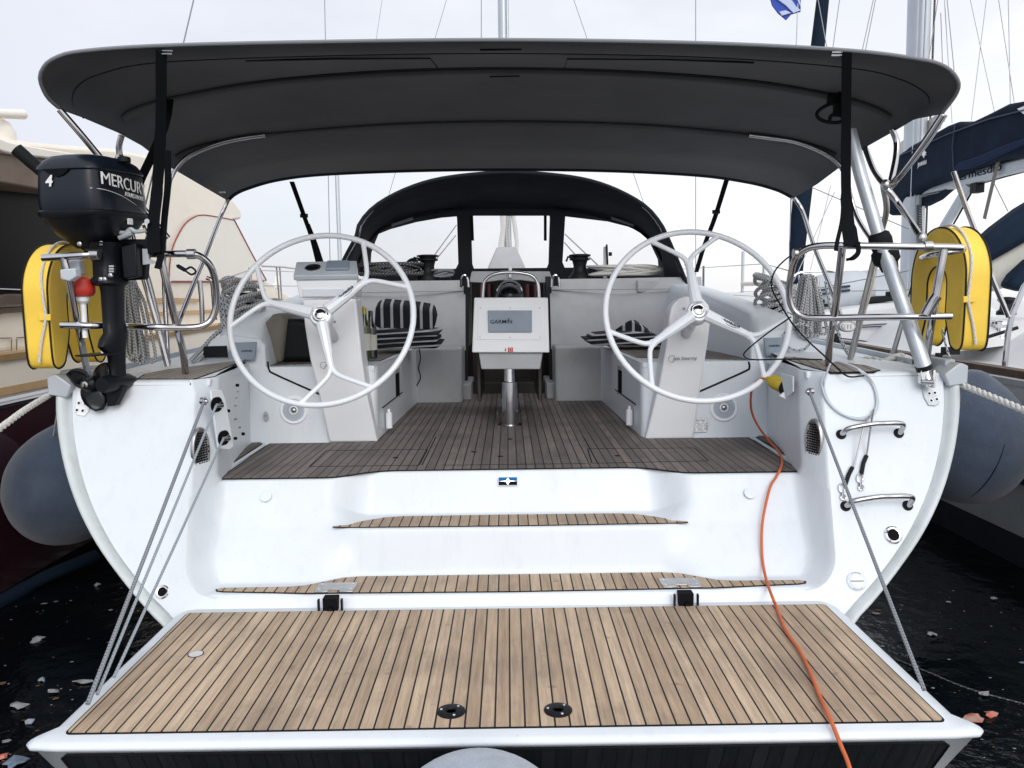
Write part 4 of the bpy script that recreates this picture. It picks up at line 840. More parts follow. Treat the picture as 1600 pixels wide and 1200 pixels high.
# round compass and lights seen in the companionway
q = PY(797, 452, 6.0)
cp = obj('steering_compass', MB().lathe([(.098, -.05), (.098, .0), (.09, .03), (.07, .06), (.04, .078), (0, .085)], PY(796, 462, 5.75), (0, -.35, 1), 32), 'black_gloss', Yt)
obj('compass_ring', MB().tube([PY(796, 458, 5.62)+V((math.cos(rad(a))*.088, 0, math.sin(rad(a))*.085)) for a in range(10, 171, 10)], .006, 8), 'steel', cp)
for s in (-1, 1):
    q = PY(797+s*36, 458, 6.5)
    for k in range(4): obj('signal_flare', MB().tube([q+V((k*.028-.04, 0, -.08)), q+V((k*.03-.045, .02, .07))], .013, 8), 'red_dark' if k % 2 == 0 else 'dark_inside', Yt)
# ------------------------------------------------ winches, clutches
def winch(px, py, Y, s=1.0):
    p = PY(px, py, Y)
    w = obj('winch', MB().lathe([(.085*s, 0), (.082*s, .02*s), (.060*s, .045*s), (.048*s, .07*s), (.046*s, .10*s), (.055*s, .135*s), (.074*s, .140*s), (.074*s, .150*s), (.060*s, .153*s), (.062*s, .165*s), (.078*s, .168*s), (.078*s, .178*s), (.05*s, .182*s), (.02*s, .176*s)], p, seg=32), 'black', Yt)
    obj('self_tail_arm', MB().tube([p+V((-.05*s, -.05*s, .150*s)), p+V((-.09*s, -.06*s, .16*s)), p+V((-.10*s, -.05*s, .13*s))], .008*s, 8), 'black', w); return p
winch(669, 438, 7.55, 1.3); winch(906, 437, 7.55, 1.3)
for k in range(4): obj('rope_clutch', MB().box(PY(700+k*0.1, 432, 7.8+k*.25)+V((0, 0, 0)), (.05, .16, .05)), 'black', Yt, bevel=.008)
q = PY(1020, 447, 7.3); obj('rope_bin', MB().box(q, (.30, .12, .11)), 'gelcoat_grey', Yt, bevel=.01)
obj('vent_cowl', MB().prism(yq(((943, 386), (948.5, 384), (950, 434), (943, 434)), 7.9), (0, .02, 0)), 'white_plastic', Yt); obj('vent_rod', MB().tube(yq(((948, 382), (950, 434)), 7.88), .009, 8).box(PY(953.5, 397, 7.88), (.03, .03, .035)), 'black', Yt)
for px in (663, 906): pass
winch(387, 497, 5.75, 1.0); winch(1216, 488, 5.75, 1.0)
# ------------------------------------------------ coachroof, mast base, mast, rig
sec = lambda y, w, h: [V((x*w, y, lerp(zdk(y), h, k))) for x, k in ((-1, 0), (-.93, .75), (-.85, .93), (-.5, .99), (0, 1.0), (.5, .99), (.85, .93), (.93, .75), (1, 0))]
obj('coachroof', MB().grid([sec(9.0, 1.5, 1.86), sec(10.5, 1.35, 1.83), sec(12, 1.1, 1.76), sec(13.5, .7, 1.66), sec(14.2, .4, 1.6)]), 'gelcoat', Yt, ang=50)
obj('mast_collar_cover', MB().grid([[V((x*w-.01, y, z)) for x, y in ((-1, 9.35+d), (-.9, 9.30+d), (.9, 9.30+d), (1, 9.35+d), (1, 9.75-d), (-1, 9.75-d))] for w, z, d in ((.26, 1.88, 0), (.215, 2.10, .03), (.125, 2.30, .08), (.115, 2.325, .09), (.09, 2.332, .11))], closed=True), 'gelcoat_grey', Yt, ang=30)
for s in (-1, 1): obj('deck_hatch', MB().b2(s*.36-.25+(.0), s*.36+.25, 9.6, 10.1, 1.89, 1.955), 'dinghy', Yt, bevel=.02)
mt = obj('mast', MB().prism([V((x-.01, y, 1.8)) for x, y in [(math.cos(a)*.072, 10.9+math.sin(a)*.12) for a in [2*math.pi*k/20 for k in range(20)]]], (0, 0, 17)), 'mast_metal', Yt, ang=60)
obj('mast_track', MB().b2(.035, .05, 10.775, 10.80, 2.2, 18.5), 'casting', mt)
for k, (x, r) in enumerate(((-.06, .045), (.03, .04), (.11, .03))): obj('halyard_bundle', MB().tube([V((x+.02*math.sin(z*5+k*2), 10.72, 2.15+z*.16)) for z in range(0, 8)], [r*(.7+.3*abs(math.sin(z*2+k))) for z in range(0, 8)], 8), 'rope_white' if k != 1 else 'rope_fleck', mt)
obj('boom', MB().tube([(0, 10.7, 3.35), (0, 8.6, 3.30), (0, 5.2, 3.30)], .075, 14), 'mast_metal', Yt) if False else None
def wire(name, a, b, Y1, Y2, r=.004, m='wire', parent=None): return obj(name, MB().tube([PY(*a, Y1), PY(*b, Y2)], r, 6), m, parent or Yt)
wire('shroud', (506, -60), (517, 470), 10.6, 9.2, .0055); wire('shroud', (1087, -60), (1087, 470), 10.6, 9.2, .0055)
wire('backstay', (312, -40), (225, 330), 5.2, 4.25, .0045); 
wire('running_stay', (705, -25), (600, 330), 10.6, 10.0, .004); wire('running_stay', (888, -25), (1010, 330), 10.6, 10.0, .004)
wire('topping_lift', (752, -20), (752, 62), 8.0, 7.5, .004); wire('inner_stay', (600, -20), (585, 80), 10.6, 10.2, .003)
wire('control_line', (713, 352), (672, 408), 9.5, 8.3, .007, 'rope_grey'); wire('control_line', (712, 368), (676, 412), 9.5, 8.3, .007, 'rope_grey')
wire('control_line', (883, 366), (938, 418), 9.5, 8.3, .007, 'rope_grey'); wire('control_line', (882, 379), (905, 405), 9.5, 8.3, .007, 'rope_grey')
# lifelines
for sg in SG:
    prev = None
    for y in (6.9, 8.9, 10.9, 12.9):
        q = hullp(y-3.86, so_[0], sg)+V((-sg*.06, 0, 0)); st_ = obj('stanchion', MB().tube([q, q+V((0, 0, .62))], .0125, 10), 'steel', Yt)
        if prev:
            for h in (.60, .32): obj('lifeline', MB().tube([prev+V((0, 0, h)), q+V((0, 0, h))], .004, 6), 'rope_white', Yt)
        prev = q
    q0 = PY(338 if sg < 0 else 1240, 440 if sg < 0 else 425, 4.15); q = hullp(6.9-3.86, so_[0], sg)+V((-sg*.06, 0, 0))
    for h, z0 in ((.60, 0), (.32, -.22)): obj('lifeline', MB().tube([q0+V((0, 0, z0)), q+V((0, 0, h))], .004, 6), 'wire', Yt)
# ============================================================ BIMINI
def row3(px, n=141): return even(spline([PY(a, b, y) for a, b, y in px], 8), n)
B0 = row3([(92, 170, 3.78), (74, 153, 3.70), (63, 127, 3.62), (68, 108, 3.58), (85, 93, 3.55), (125, 82, 3.55), (250, 73, 3.55), (500, 67, 3.55), (793, 64, 3.55), (1100, 69, 3.55), (1320, 80, 3.55), (1430, 93, 3.55), (1475, 105, 3.58), (1496, 127, 3.62), (1494, 148, 3.70), (1472, 178, 3.80)])
B05 = row3([(131, 184, 3.92), (112, 160, 3.88), (122, 132, 3.84), (160, 113, 3.82), (250, 96, 3.80), (500, 86, 3.80), (793, 82, 3.80), (1100, 88, 3.80), (1320, 104, 3.80), (1400, 120, 3.82), (1444, 142, 3.84), (1452, 162, 3.88), (1428, 186, 3.92)])
B1 = row3([(184, 207, 4.15), (190, 186, 4.15), (215, 168, 4.15), (285, 149, 4.15), (412, 127, 4.15), (600, 111, 4.15), (793, 106, 4.15), (1000, 112, 4.15), (1180, 127, 4.15), (1310, 150, 4.15), (1372, 170, 4.15), (1398, 190, 4.15), (1400, 203, 4.15)])
B15 = row3([(222, 228, 4.5), (232, 212, 4.5), (255, 196, 4.5), (330, 175, 4.5), (450, 157, 4.5), (620, 149, 4.5), (793, 147, 4.5), (960, 149, 4.5), (1130, 157, 4.5), (1250, 175, 4.5), (1320, 196, 4.5), (1348, 212, 4.5), (1356, 228, 4.5)])
B2 = row3([(262, 259, 4.85), (270, 248, 4.85), (300, 231, 4.85), (350, 219, 4.85), (415, 209, 4.85), (600, 194, 4.85), (793, 189, 4.85), (1000, 194, 4.85), (1170, 209, 4.85), (1240, 219, 4.85), (1286, 232, 4.85), (1312, 246, 4.85), (1318, 257, 4.85)])
B25 = row3([(310, 287, 5.35), (322, 276, 5.35), (356, 261, 5.35), (430, 248, 5.35), (520, 238, 5.35), (640, 231, 5.35), (793, 228, 5.35), (950, 231, 5.35), (1080, 238, 5.35), (1170, 248, 5.35), (1236, 260, 5.35), (1266, 274, 5.35), (1278, 287, 5.35)])
B3 = row3([(355, 313, 5.85), (366, 303, 5.85), (385, 294, 5.85), (430, 281, 5.85), (500, 272, 5.85), (640, 266, 5.85), (793, 264, 5.85), (950, 266, 5.85), (1090, 273, 5.85), (1170, 284, 5.85), (1212, 295, 5.85), (1230, 303, 5.85), (1240, 309, 5.85)])
def blend(rows, k=5):
    o = []
    for j in range(len(rows[0])):
        col = spline([r[j] for r in rows], k); o.append(col)
    return [[o[j][i] for j in range(len(o))] for i in range(len(o[0]))]
BR = [B0]+[B05]+[[a.lerp(b, .5) for a, b in zip(B05, B1)], B1, [a.lerp(b, .5)+V((0, 0, -.0)) for a, b in zip(B1, B15)], B15, [a.lerp(b, .5) for a, b in zip(B15, B2)], B2, B25, B3]
bim = obj('bimini', MB().grid(BR), 'canvas', Yt, solid=.006, ang=80)
dn_ = V((0, 0, -.012))
obj('bimini_hem', MB().tube([p+V((0, -.003, .004)) for p in B0], .008, 8), 'canvas_edge', bim)
obj('bimini_hem', MB().strap([p+V((0, 0, -.004)) for p in B3], .05, (0, 1, -.2), .006), 'canvas_seam', bim)
for r, w in ((B1, .030), (B2, .030)): obj('bow_sleeve', MB().tube([p+V((0, 0, -.014)) for p in r[3:-3]], w*.62, 8), 'canvas', bim)
obj('bimini_seam', MB().tube([p+V((0, 0, -.003)) for p in B05], .004, 6), 'canvas_seam', bim)
for r, w in ((B1, .030), (B2, .030)):
    for d in (-.032, .036): obj('bimini_seam', MB().tube([p+V((0, d, -.006)) for p in r[3:-3]], .0022, 5), 'canvas_seam', bim)
for q in ([(384, 93), (520, 90), (672, 89), (684, 104)], [(882, 105), (886, 90), (1040, 91), (1178, 96)], [(750, 76), (815, 75)], [(765, 118), (812, 117)], [(280, 129), (331, 126)], [(1238, 122), (1290, 126)]):
    Yq = 3.84 if q[0][1] < 110 and q[0][1] > 80 else (3.7 if q[0][1] < 80 else 4.16)
    obj('bimini_zip', MB().strap([PY(a, b, Yq)+V((0, 0, -.006)) for a, b in q], .014, (0, 1, 0), .004), 'canvas_seam', bim)
for px, py, Yq in ((347, 298, 5.6), (1250, 284, 5.6)): obj('corner_stud', MB().box(PY(px, py, Yq)+V((0, 0, -.01)), (.035, .03, .006)), 'steel_dull', bim)
# exposed stainless bows
def rail(name, px, r=.0135, m='steel', par=None, n=6, seg=12): return obj(name, MB().tube(spline([PY(a, b, y) for a, b, y in px], n), r, seg), m, par or Yt)
fr = rail('bimini_frame', [(415, 211, 4.82), (385, 215, 4.82), (350, 222, 4.82), (315, 234, 4.82), (288, 249, 4.82), (270, 272, 4.81), (263, 300, 4.78), (256, 400, 4.7), (262, 560, 4.55)])
rail('frame_tube', [(1170, 211, 4.82), (1200, 215, 4.82), (1240, 221, 4.82), (1275, 233, 4.82), (1303, 249, 4.82), (1320, 272, 4.81), (1330, 310, 4.78), (1345, 350, 4.7), (1395, 420, 4.4)], par=fr)
rail('frame_tube', [(357, 311, 5.85), (352, 322, 5.85), (342, 345, 5.8), (320, 402, 5.5), (300, 450, 5.2), (276, 512, 4.9)], .0145, par=fr)
rail('frame_tube', [(1238, 307, 5.85), (1246, 316, 5.85), (1256, 335, 5.82), (1272, 385, 5.6), (1300, 455, 5.2), (1318, 505, 4.9)], .0145, par=fr)
rail('frame_tube', [(93, 171, 3.80), (125, 208, 3.85), (160, 250, 3.92), (215, 315, 4.0), (262, 372, 4.1)], .0155, par=fr)
rail('frame_tube', [(190, 212, 4.16), (186, 228, 4.17), (187, 246, 4.18), (190, 300, 4.2), (215, 400, 4.2), (235, 470, 4.2), (262, 572, 4.22)], .0155, par=fr)
rail('frame_tube', [(1472, 180, 3.82), (1440, 228, 3.88), (1405, 275, 3.95), (1388, 292, 4.0)], .0155, par=fr); rail('frame_tube', [(1479, 180, 3.80), (1447, 228, 3.86), (1410, 275, 3.93), (1392, 296, 4.0)], .006, par=fr)
rail('frame_tube', [(1394, 202, 4.16), (1401, 222, 4.16), (1400, 245, 4.14), (1394, 275, 4.1), (1390, 292, 4.05)], .0155, par=fr)
rail('frame_tube', [(1352, 232, 4.5), (1365, 265, 4.3), (1382, 290, 4.02), (1405, 320, 3.98), (1432, 360, 3.78), (1440, 374, 3.73)], .0155, par=fr)
rail('frame_tube', [(1380, 290, 4.06), (1385, 330, 4.1), (1372, 380, 4.2), (1350, 470, 4.25), (1328, 562, 4.3)], .015, 'steel_dull', par=fr)
for a in ((1384, 289, 4.0), (1440, 372, 3.73), (187, 248, 4.18), (277, 510, 4.9), (1318, 503, 4.9)):
    obj('frame_joint', MB().ball(PY(*a), .024, 12, (1, 1, 1.2)), 'steel_dull', fr)
# webbing straps
def strap(px, w, par=bim, wd=(1, 0, 0), m='webbing', name='strap'): return obj(name, MB().strap(spline([PY(a, b, y) for a, b, y in px], 6), w, wd, .004), m, par)
strap([(252, 80, 3.55), (251, 200, 3.72), (246, 290, 3.82), (240, 350, 3.80), (241, 395, 3.76)], [.046]*7+[.05]*6+[.055]*6+[.06]*6)
strap([(262, 235, 3.75), (262, 290, 3.8), (257, 340, 3.86), (252, 395, 3.78), (246, 420, 3.76)], .030)
strap([(265, 152, 4.15), (259, 190, 4.0), (240, 238, 4.1), (221, 278, 4.25), (214, 300, 4.3)], .042)
strap([(1323, 82, 3.55), (1322, 200, 3.75), (1322, 300, 3.84), (1326, 350, 3.78), (1331, 385, 3.71)], [.042]*7+[.046]*6+[.055]*6+[.07]*6)
strap([(1318, 290, 3.86), (1316, 340, 3.80), (1308, 378, 3.72), (1306, 392, 3.71)], .018); strap([(1340, 378, 3.69), (1341, 394, 3.69), (1333, 403, 3.69), (1322, 406, 3.7)], .022)
strap([(1314, 140, 4.1), (1316, 170, 4.05), (1322, 200, 4.0)], .03)
for px, py in ((262, 80), (1308, 82)): obj('strap_clip', MB().tube([PY(px-8, py-1, 3.55), PY(px+8, py-1, 3.55)], .004, 6).tube([PY(px-9, py+4, 3.55), PY(px+7, py+4, 3.55)], .004, 6), 'chrome', bim)
strap([(456, 284, 5.86), (476, 340, 6.2), (487, 372, 6.4), (497, 412, 6.6)], .034); strap([(481, 350, 6.2), (493, 380, 6.4), (503, 410, 6.6)], .03)
strap([(1136, 279, 5.86), (1117, 340, 6.2), (1100, 385, 6.5), (1088, 425, 6.8)], .036)
for px, py, Yq in ((475, 337, 6.18), (1119, 331, 6.15)): obj('strap_buckle', MB().box(PY(px, py, Yq), (.06, .012, .03)), 'black', bim, bevel=.004)
# ============================================================ SPRAYHOOD
H0 = row3([(528, 425, 7.2), (541, 398, 7.1), (556, 370, 7.0), (563, 347, 7.0), (590, 319, 7.0), (640, 293, 7.0), (700, 277, 7.0), (795, 269, 7.0), (890, 276, 7.0), (950, 291, 7.0), (1003, 318, 7.0), (1030, 346, 7.0), (1045, 375, 7.05), (1064, 420, 7.15), (1080, 460, 7.2)], 49)
H1 = row3([(556, 428, 8.1), (562, 402, 8.0), (575, 378, 7.9), (592, 358, 7.9), (625, 343, 7.9), (700, 326, 7.9), (795, 321, 7.9), (890, 326, 7.9), (965, 343, 7.9), (1000, 358, 7.9), (1020, 378, 7.9), (1034, 402, 8.0), (1044, 428, 8.1), (1048, 440, 8.1), (1052, 450, 8.1)], 49)
Hm = [a.lerp(b, .5)+V((0, 0, .035)) for a, b in zip(H0, H1)]
sh = obj('sprayhood', MB().grid([H0, Hm, H1]), 'canvas_dark', Yt, solid=.006, ang=80)
for d, r in ((V((0, 0, 0)), .016), (V((0, .10, .012)), .012)): obj('sprayhood_hoop', MB().tube([p+d for p in H0], r, 10), 'canvas_seam' if r > .013 else 'steel', sh)
obj('sprayhood_hoop', MB().tube([p+V((0, 0, -.02)) for p in H1], .014, 8), 'canvas_seam', sh)
def yw(py): return 7.9+(py-325)/100*.45
def fpl(px, th=.012, name='window_frame'):
    return obj(name, MB().prism([PY(a, b, yw(b)) for a, b in px], (0, th, 0)), 'canvas_dark', sh)
fpl([(575, 428), (700, 420), (900, 418), (1040, 425), (1046, 450), (900, 438), (700, 440), (560, 446)])
fpl([(712, 327), (735, 325), (736, 342), (738, 412), (742, 424), (710, 424), (716, 412), (714, 342)])
fpl([(858, 325), (884, 327), (883, 342), (879, 410), (884, 422), (852, 424), (857, 412), (859, 342)])
fpl([(590, 352), (622, 336), (700, 318), (795, 313), (890, 318), (968, 336), (1003, 352), (1016, 370), (985, 355), (950, 346), (900, 340), (883, 338), (858, 337), (738, 337), (713, 338), (690, 340), (650, 347), (610, 358), (590, 366), (580, 376)])
fpl([(580, 374), (592, 364), (586, 378), (580, 395), (578, 430), (560, 430), (564, 402)]); fpl([(1010, 368), (1020, 378), (1034, 402), (1044, 428), (1030, 428), (1028, 405), (1018, 384)])
for i, q in enumerate(([(572, 430), (576, 390), (590, 366), (640, 348), (713, 337), (715, 424)], [(735, 336), (859, 336), (857, 422), (737, 422)], [(883, 337), (950, 345), (990, 358), (1018, 384), (1030, 410), (1034, 430), (880, 424)])):
    obj('window', MB().add([PY(a, b, yw(b)+.006) for a, b in q], [tuple(range(len(q)))]), 'clear_vinyl', sh, flat=True)
for a, b in (((737, 337), (738.5, 376)), ((852, 337), (852, 376))): obj('window_strap', MB().strap([PY(*a, yw(a[1])-.02), PY(*b, yw(a[1])-.03)], .028, (1, 0, 0), .005), 'webbing', sh)
for a, b in (((612, 352), (645, 341)), ((955, 340), (990, 352))): obj('window_roll', MB().tube([PY(*a, 7.85), PY(*b, 7.85)], .014, 8), 'canvas_edge', sh)
obj('hood_side', MB().prism([PY(1030, 345, 7.05), PY(1062, 425, 7.15), PY(1075, 456, 7.2), PY(1040, 452, 7.9), PY(1034, 400, 7.9)], (0.004, .01, 0)), 'canvas_dark', sh)
# ============================================================ STERN RAILS
R = .0165
def Yr(x): return 4.02
pl = rail('stern_rail', [(66, 403, 3.63), (100, 401, 3.64), (145, 398, 3.66), (165, 398, 3.80), (205, 397, 3.98), (250, 397, 3.86), (296, 397, 3.84), (315, 402, 3.87), (330, 418, 3.9), (337, 445, 3.93), (338, 475, 3.95), (331, 498, 3.95), (316, 509, 3.93), (290, 512, 3.90), (240, 511, 3.84), (200, 510, 3.90), (172, 509, 3.86), (150, 509, 3.74), (95, 508, 3.71)], R)
rail('rail_post', [(99, 402, 3.64), (108, 440, 3.66), (122, 510, 3.74), (132, 560, 3.90), (139, 592, 4.05)], R, 'steel', pl)
rail('rail_post', [(250, 398, 3.80), (262, 450, 3.83), (276, 510, 3.89), (285, 545, 3.98), (289, 575, 4.08), (290, 592, 4.13)], R*1.05, 'steel', pl)
rail('rail_post', [(224, 412, 4.5), (236, 455, 4.5), (250, 515, 4.5), (263, 568, 4.5)], R*.95, 'steel_dull', pl)
rail('rail_post', [(312, 438, 5.0), (315, 470, 5.0), (316, 508, 5.0)], R*.9, 'steel', pl); rail('rail_post', [(323, 434, 5.1), (331, 440, 5.1), (334, 470, 5.1), (336, 500, 5.1)], R*.8, 'steel', pl)
pr = rail('stern_rail', [(1504, 387, 3.68), (1470, 386, 3.69), (1400, 385, 3.71), (1330, 384, 3.74), (1284, 384, 3.79), (1258, 390, 3.84), (1242, 406, 3.88), (1235, 435, 3.92), (1233, 462, 3.94), (1240, 484, 3.94), (1256, 495, 3.92), (1280, 497, 3.88), (1340, 496, 3.82), (1420, 495, 3.74), (1487, 494, 3.70)], R)
rail('rail_post', [(1316, 386, 3.75), (1310, 440, 3.79), (1303, 496, 3.86), (1297, 530, 3.97), (1295, 555, 4.06), (1294, 580, 4.13)], R*1.05, 'steel', pr)
rail('rail_post', [(1475, 390, 3.69), (1466, 440, 3.70), (1456, 500, 3.73), (1450, 540, 3.88), (1447, 578, 4.05)], R*1.1, 'steel', pr)
rail('rail_return', [(1504, 387, 3.68), (1502, 391, 3.70), (1470, 396, 3.72), (1443, 402, 3.95), (1436, 410, 4.65), (1420, 470, 4.68), (1405, 520, 4.7), (1393, 560, 4.72)], R*.9, 'steel', pr)
rail('rail_post', [(1372, 392, 4.5), (1362, 440, 4.5), (1345, 500, 4.5), (1328, 566, 4.5)], R*.95, 'steel_dull', pr)
rail('rail_post', [(1276, 432, 5.0), (1279, 470, 5.0), (1281, 505, 5.0)], R*.85, 'steel', pr); rail('rail_post', [(1268, 430, 5.1), (1264, 440, 5.1), (1264, 480, 5.1)], R*.8, 'steel', pr)
rail('horn_tube', [(1446, 492, 3.69), (1456, 474, 3.68), (1464, 462, 3.67)], .024, 'steel', pr)
for (a, b, Yq, p_) in ((290, 590, 4.13, pl), (1294, 579, 4.13, pr), (139, 591, 4.05, pl), (1447, 577, 4.05, pr)): obj('rail_foot', MB().lathe([(.032, -.01), (.032, .006), (.02, .012)], PY(a, b, Yq), seg=16), 'steel_dull', p_)
for (a, b, Yq, p_) in ((299, 397, 3.84, pl), (1449, 385, 3.70, pr), (1246, 396, 3.87, pr), (148, 398, 3.66, pl)): obj('rail_clamp', MB().lathe([(.022, -.02), (.024, -.018), (.024, .018), (.022, .02)], PY(a, b, Yq), (1, 0, 0), 14), 'steel_dull', p_)
obj('stern_light', MB().prism([PY(a, b, 3.60) for a, b in ((93, 421), (117, 419), (119, 432), (108, 440), (94, 436))], (0, .05, 0)), 'grey_plastic', pl, bevel=.006)
# deck flood light on the right post
dl = obj('deck_light', MB().prism([V((p.x, p.y, p.z)) for p in [PY(1325+13*math.cos(a)*1.05, 510+9*math.sin(a), 4.05) for a in [2*math.pi*k/20 for k in range(20)]]], (0, .035, 0)), 'steel_dull', pr, bevel=.004)
obj('light_lens', MB().prism([PY(1325+9.5*math.cos(a), 510+6.0*math.sin(a), 4.047) for a in [2*math.pi*k/20 for k in range(20)]], (0, -.004, 0)), 'white_plastic', dl)
mb = MB()
for k in (-5, 0, 5): mb.box(PY(1325+k, 510, 4.04), (.006, .003, .022))
obj('light_ribs', mb, 'steel_dull', dl)

# ============================================================ LOOSE THINGS
# lifting crane (grey tube)
cr_ = thing('lifting_crane', 'long grey aluminium crane tube leaning from right stern corner to canopy, black collar', 'crane', loc=PY(1446, 590, 3.93))
cp_ = spline([PY(1445, 582, 3.84), PY(1378, 385, 4.0), PY(1332, 235, 4.1), PY(1308, 170, 4.14)], 6)
obj('crane_tube', MB().tube([PY(1445, 576, 3.80), PY(1412, 480, 3.89), PY(1380, 388, 3.98)], .0345, 20).tube([PY(1376, 378, 4.0), PY(1345, 275, 4.06), PY(1328, 205, 4.12)], .032, 20), 'alloy', cr_)
cyl = (PY(1366, 352, 4.0)-PY(1388, 418, 4.0)).normalized()
obj('crane_collar', MB().lathe([(.040, -.10), (.046, -.07), (.062, -.055), (.066, -.02), (.062, .0), (.050, .01), (.056, .055), (.050, .085), (.037, .095)], PY(1381, 392, 4.0), cyl, 24), 'rubber', cr_)
obj('crane_cap', MB().lathe([(.037, -.01), (.037, .012)], PY(1444, 575, 3.80), cyl, 20), 'black', cr_)
obj('crane_fork', MB().tube([PY(1447, 578, 3.79), PY(1452, 604, 3.77)], .015, 10).box(PY(1441, 588, 3.79), (.028, .03, .07)).box(PY(1457, 592, 3.78), (.012, .035, .085)), 'chrome', cr_, bevel=.003)
obj('crane_pin', MB().lathe([(.013, -.025), (.013, .025)], PY(1450, 597, 3.76), (1, -.6, 0), 14), 'steel', cr_)
obj('crane_line', MB().tube(spline([PY(a, b, 4.1) for a, b in ((1322, 165), (1300, 162), (1280, 172), (1277, 182), (1290, 190), (1312, 191), (1318, 182), (1300, 180), (1296, 188))], 5), .009, 8), 'rubber', cr_)
obj('crane_block', MB().box(PY(1301, 155, 4.13), (.05, .04, .05)).box(PY(1310, 168, 4.12), (.045, .04, .07)), 'black', cr_, bevel=.006)
# ---------------------------------------------- outboard engine
EO = PY(186, 480, 3.78)
en = thing('outboard_engine', 'black four horsepower outboard engine hanging on the left stern rail, propeller to the left', 'outboard motor', loc=EO)
AF = V((-.17, -1, 0)).normalized(); SD = V((1, -.17, 0)).normalized()    # aft and starboard-facing side of the engine
def EP(px, py, d=0): return PY(px, py, 3.78)+V((0, d, 0))
def ering(cx, cz, la, lf, w, e=3.0, n=40, tiltz=0.0):   # superellipse ring: la aft length, lf forward length, half width w
    o = []
    for k in range(n):
        a = 2*math.pi*k/n; c, s = math.cos(a), math.sin(a)
        u = abs(c)**(2/e)*(1 if c > 0 else -1); v = abs(s)**(2/e)*(1 if s > 0 else -1)
        L_ = la if u > 0 else lf; taper = 1 if u > 0 else 1-.16*abs(u)
        o.append(cx+AF*(u*L_)+SD*(v*w*taper)+V((0, 0, cz+tiltz*u*L_)))
    return o
C0 = V((EP(139, 300).x, EP(139, 300).y, 0)); zz = lambda py: EP(150, py).z
rings = [(zz(334), .165, .285, .160, 5), (zz(322), .172, .285, .163, 5), (zz(305), .174, .282, .161, 5), (zz(288), .172, .275, .159, 5), (zz(271), .168, .268, .156, 5)]
cow = obj('engine_cowl', MB().grid([ering(C0, z, a, f_, w, e, tiltz=-.04) for z, a, f_, w, e in rings], closed=True), 'engine', en, ang=60)
rings = [(zz(272), .170, .270, .158, 5), (zz(270), .176, .274, .163, 5), (zz(266), .173, .268, .161, 5), (zz(256), .155, .250, .148, 4), (zz(249), .135, .215, .125, 3.4), (zz(246), .10, .15, .09, 2.8), (zz(245), .001, .001, .001, 2)]
obj('cowl_lid', MB().grid([ering(C0, z+.004, a, f_, w, e, tiltz=-.06) for z, a, f_, w, e in rings], closed=True), 'engine', en, ang=50)
obj('cowl_grip', MB().prism([C0+AF*.1745+SD*(x)+V((0, 0, z)) for x, z in [(-.085, zz(273)), (.045, zz(272))]+[(.045-.13*t, zz(273)-.034*math.sin(math.pi*t)) for t in (.15, .3, .5, .7, .85)]], AF*.003), 'dark_inside', en)
rings = [(zz(348), .150, .24, .135, 3), (zz(345), .172, .28, .158, 4), (zz(338), .182, .294, .168, 4.6), (zz(333), .182, .294, .168, 4.6), (zz(331), .174, .286, .160, 4.6)]
obj('cowl_seal', MB().grid([ering(C0, z, a, f_, w, e, tiltz=-.04) for z, a, f_, w, e in rings], closed=True), 'engine_dark', en, ang=50)
rings = [(zz(388), .05, .12, .07, 2.4), (zz(378), .085, .18, .095, 2.6), (zz(367), .125, .23, .128, 3), (zz(354), .155, .26, .148, 3.4), (zz(345), .170, .275, .157, 4)]
obj('lower_cowl', MB().grid([ering(C0, z, a, f_, w, e, tiltz=-.05) for z, a, f_, w, e in rings], closed=True), 'engine_dark', en, ang=60)
# side decals: white number on the back, maker's name wrapped onto the side of the cowl
def cside(u, z, o=.003):          # u metres aft of the centre, on the starboard side
    q = min(.999, abs(u)/(.174 if u > 0 else .281)); v = (1-q**5)**.2; tp_ = 1 if u > 0 else 1-.16*q
    return C0+AF*u+SD*(.1605*v*tp_+o)+V((0, 0, z-.04*u))
def wrap(o, f):
    for v in o.data.vertices: v.co = f(v.co)
for nm_, tx_, x0_, z0_, sz_, kw in (('cowl_name', 'MERCURY', .136, zz(293), .079, dict(bold=0, sx_=1.0)), ('cowl_subtext', 'FOURSTROKE', -.02, zz(307), .028, dict(shear=.3, sx_=.95))):
    t_ = text(nm_, tx_, 'white', (0, 0, 0), (1, 0, 0), (0, 1, 0), sz_, en, ext=.001, **kw)
    wrap(t_, lambda c: cside(x0_-c.x, z0_+c.y-.07*c.x, .009+c.z))
bk = C0+AF*.178
text('cowl_number', '4', 'white', bk+SD*(-.078)+V((0, 0, zz(298))), SD, (0, 0, 1), .066, en, bold=.03, shear=.15)
obj('cowl_stripe', MB().tube([cside(.162-.028*k, zz(300)-.0012*k-.0004*k*k, .001) for k in range(15)], .0014, 5), 'white', en)
obj('cowl_sticker', MB().prism([C0+SD*.157+AF*(-.04+x)+V((0, 0, zz(341)+z)) for x, z in ((0, 0), (-.03, 0), (-.03, -.028), (0, -.028))], SD*.009), 'white', en)
lg = EP(178, 400)
def lring(c, la, lf, w, e=2.6, n=24): return [c+AF*((1 if math.cos(2*math.pi*k/n) > 0 else -1)*abs(math.cos(2*math.pi*k/n))**(2/e)*(la if math.cos(2*math.pi*k/n) > 0 else lf))+SD*((1 if math.sin(2*math.pi*k/n) > 0 else -1)*abs(math.sin(2*math.pi*k/n))**(2/e)*w) for k in range(n)]
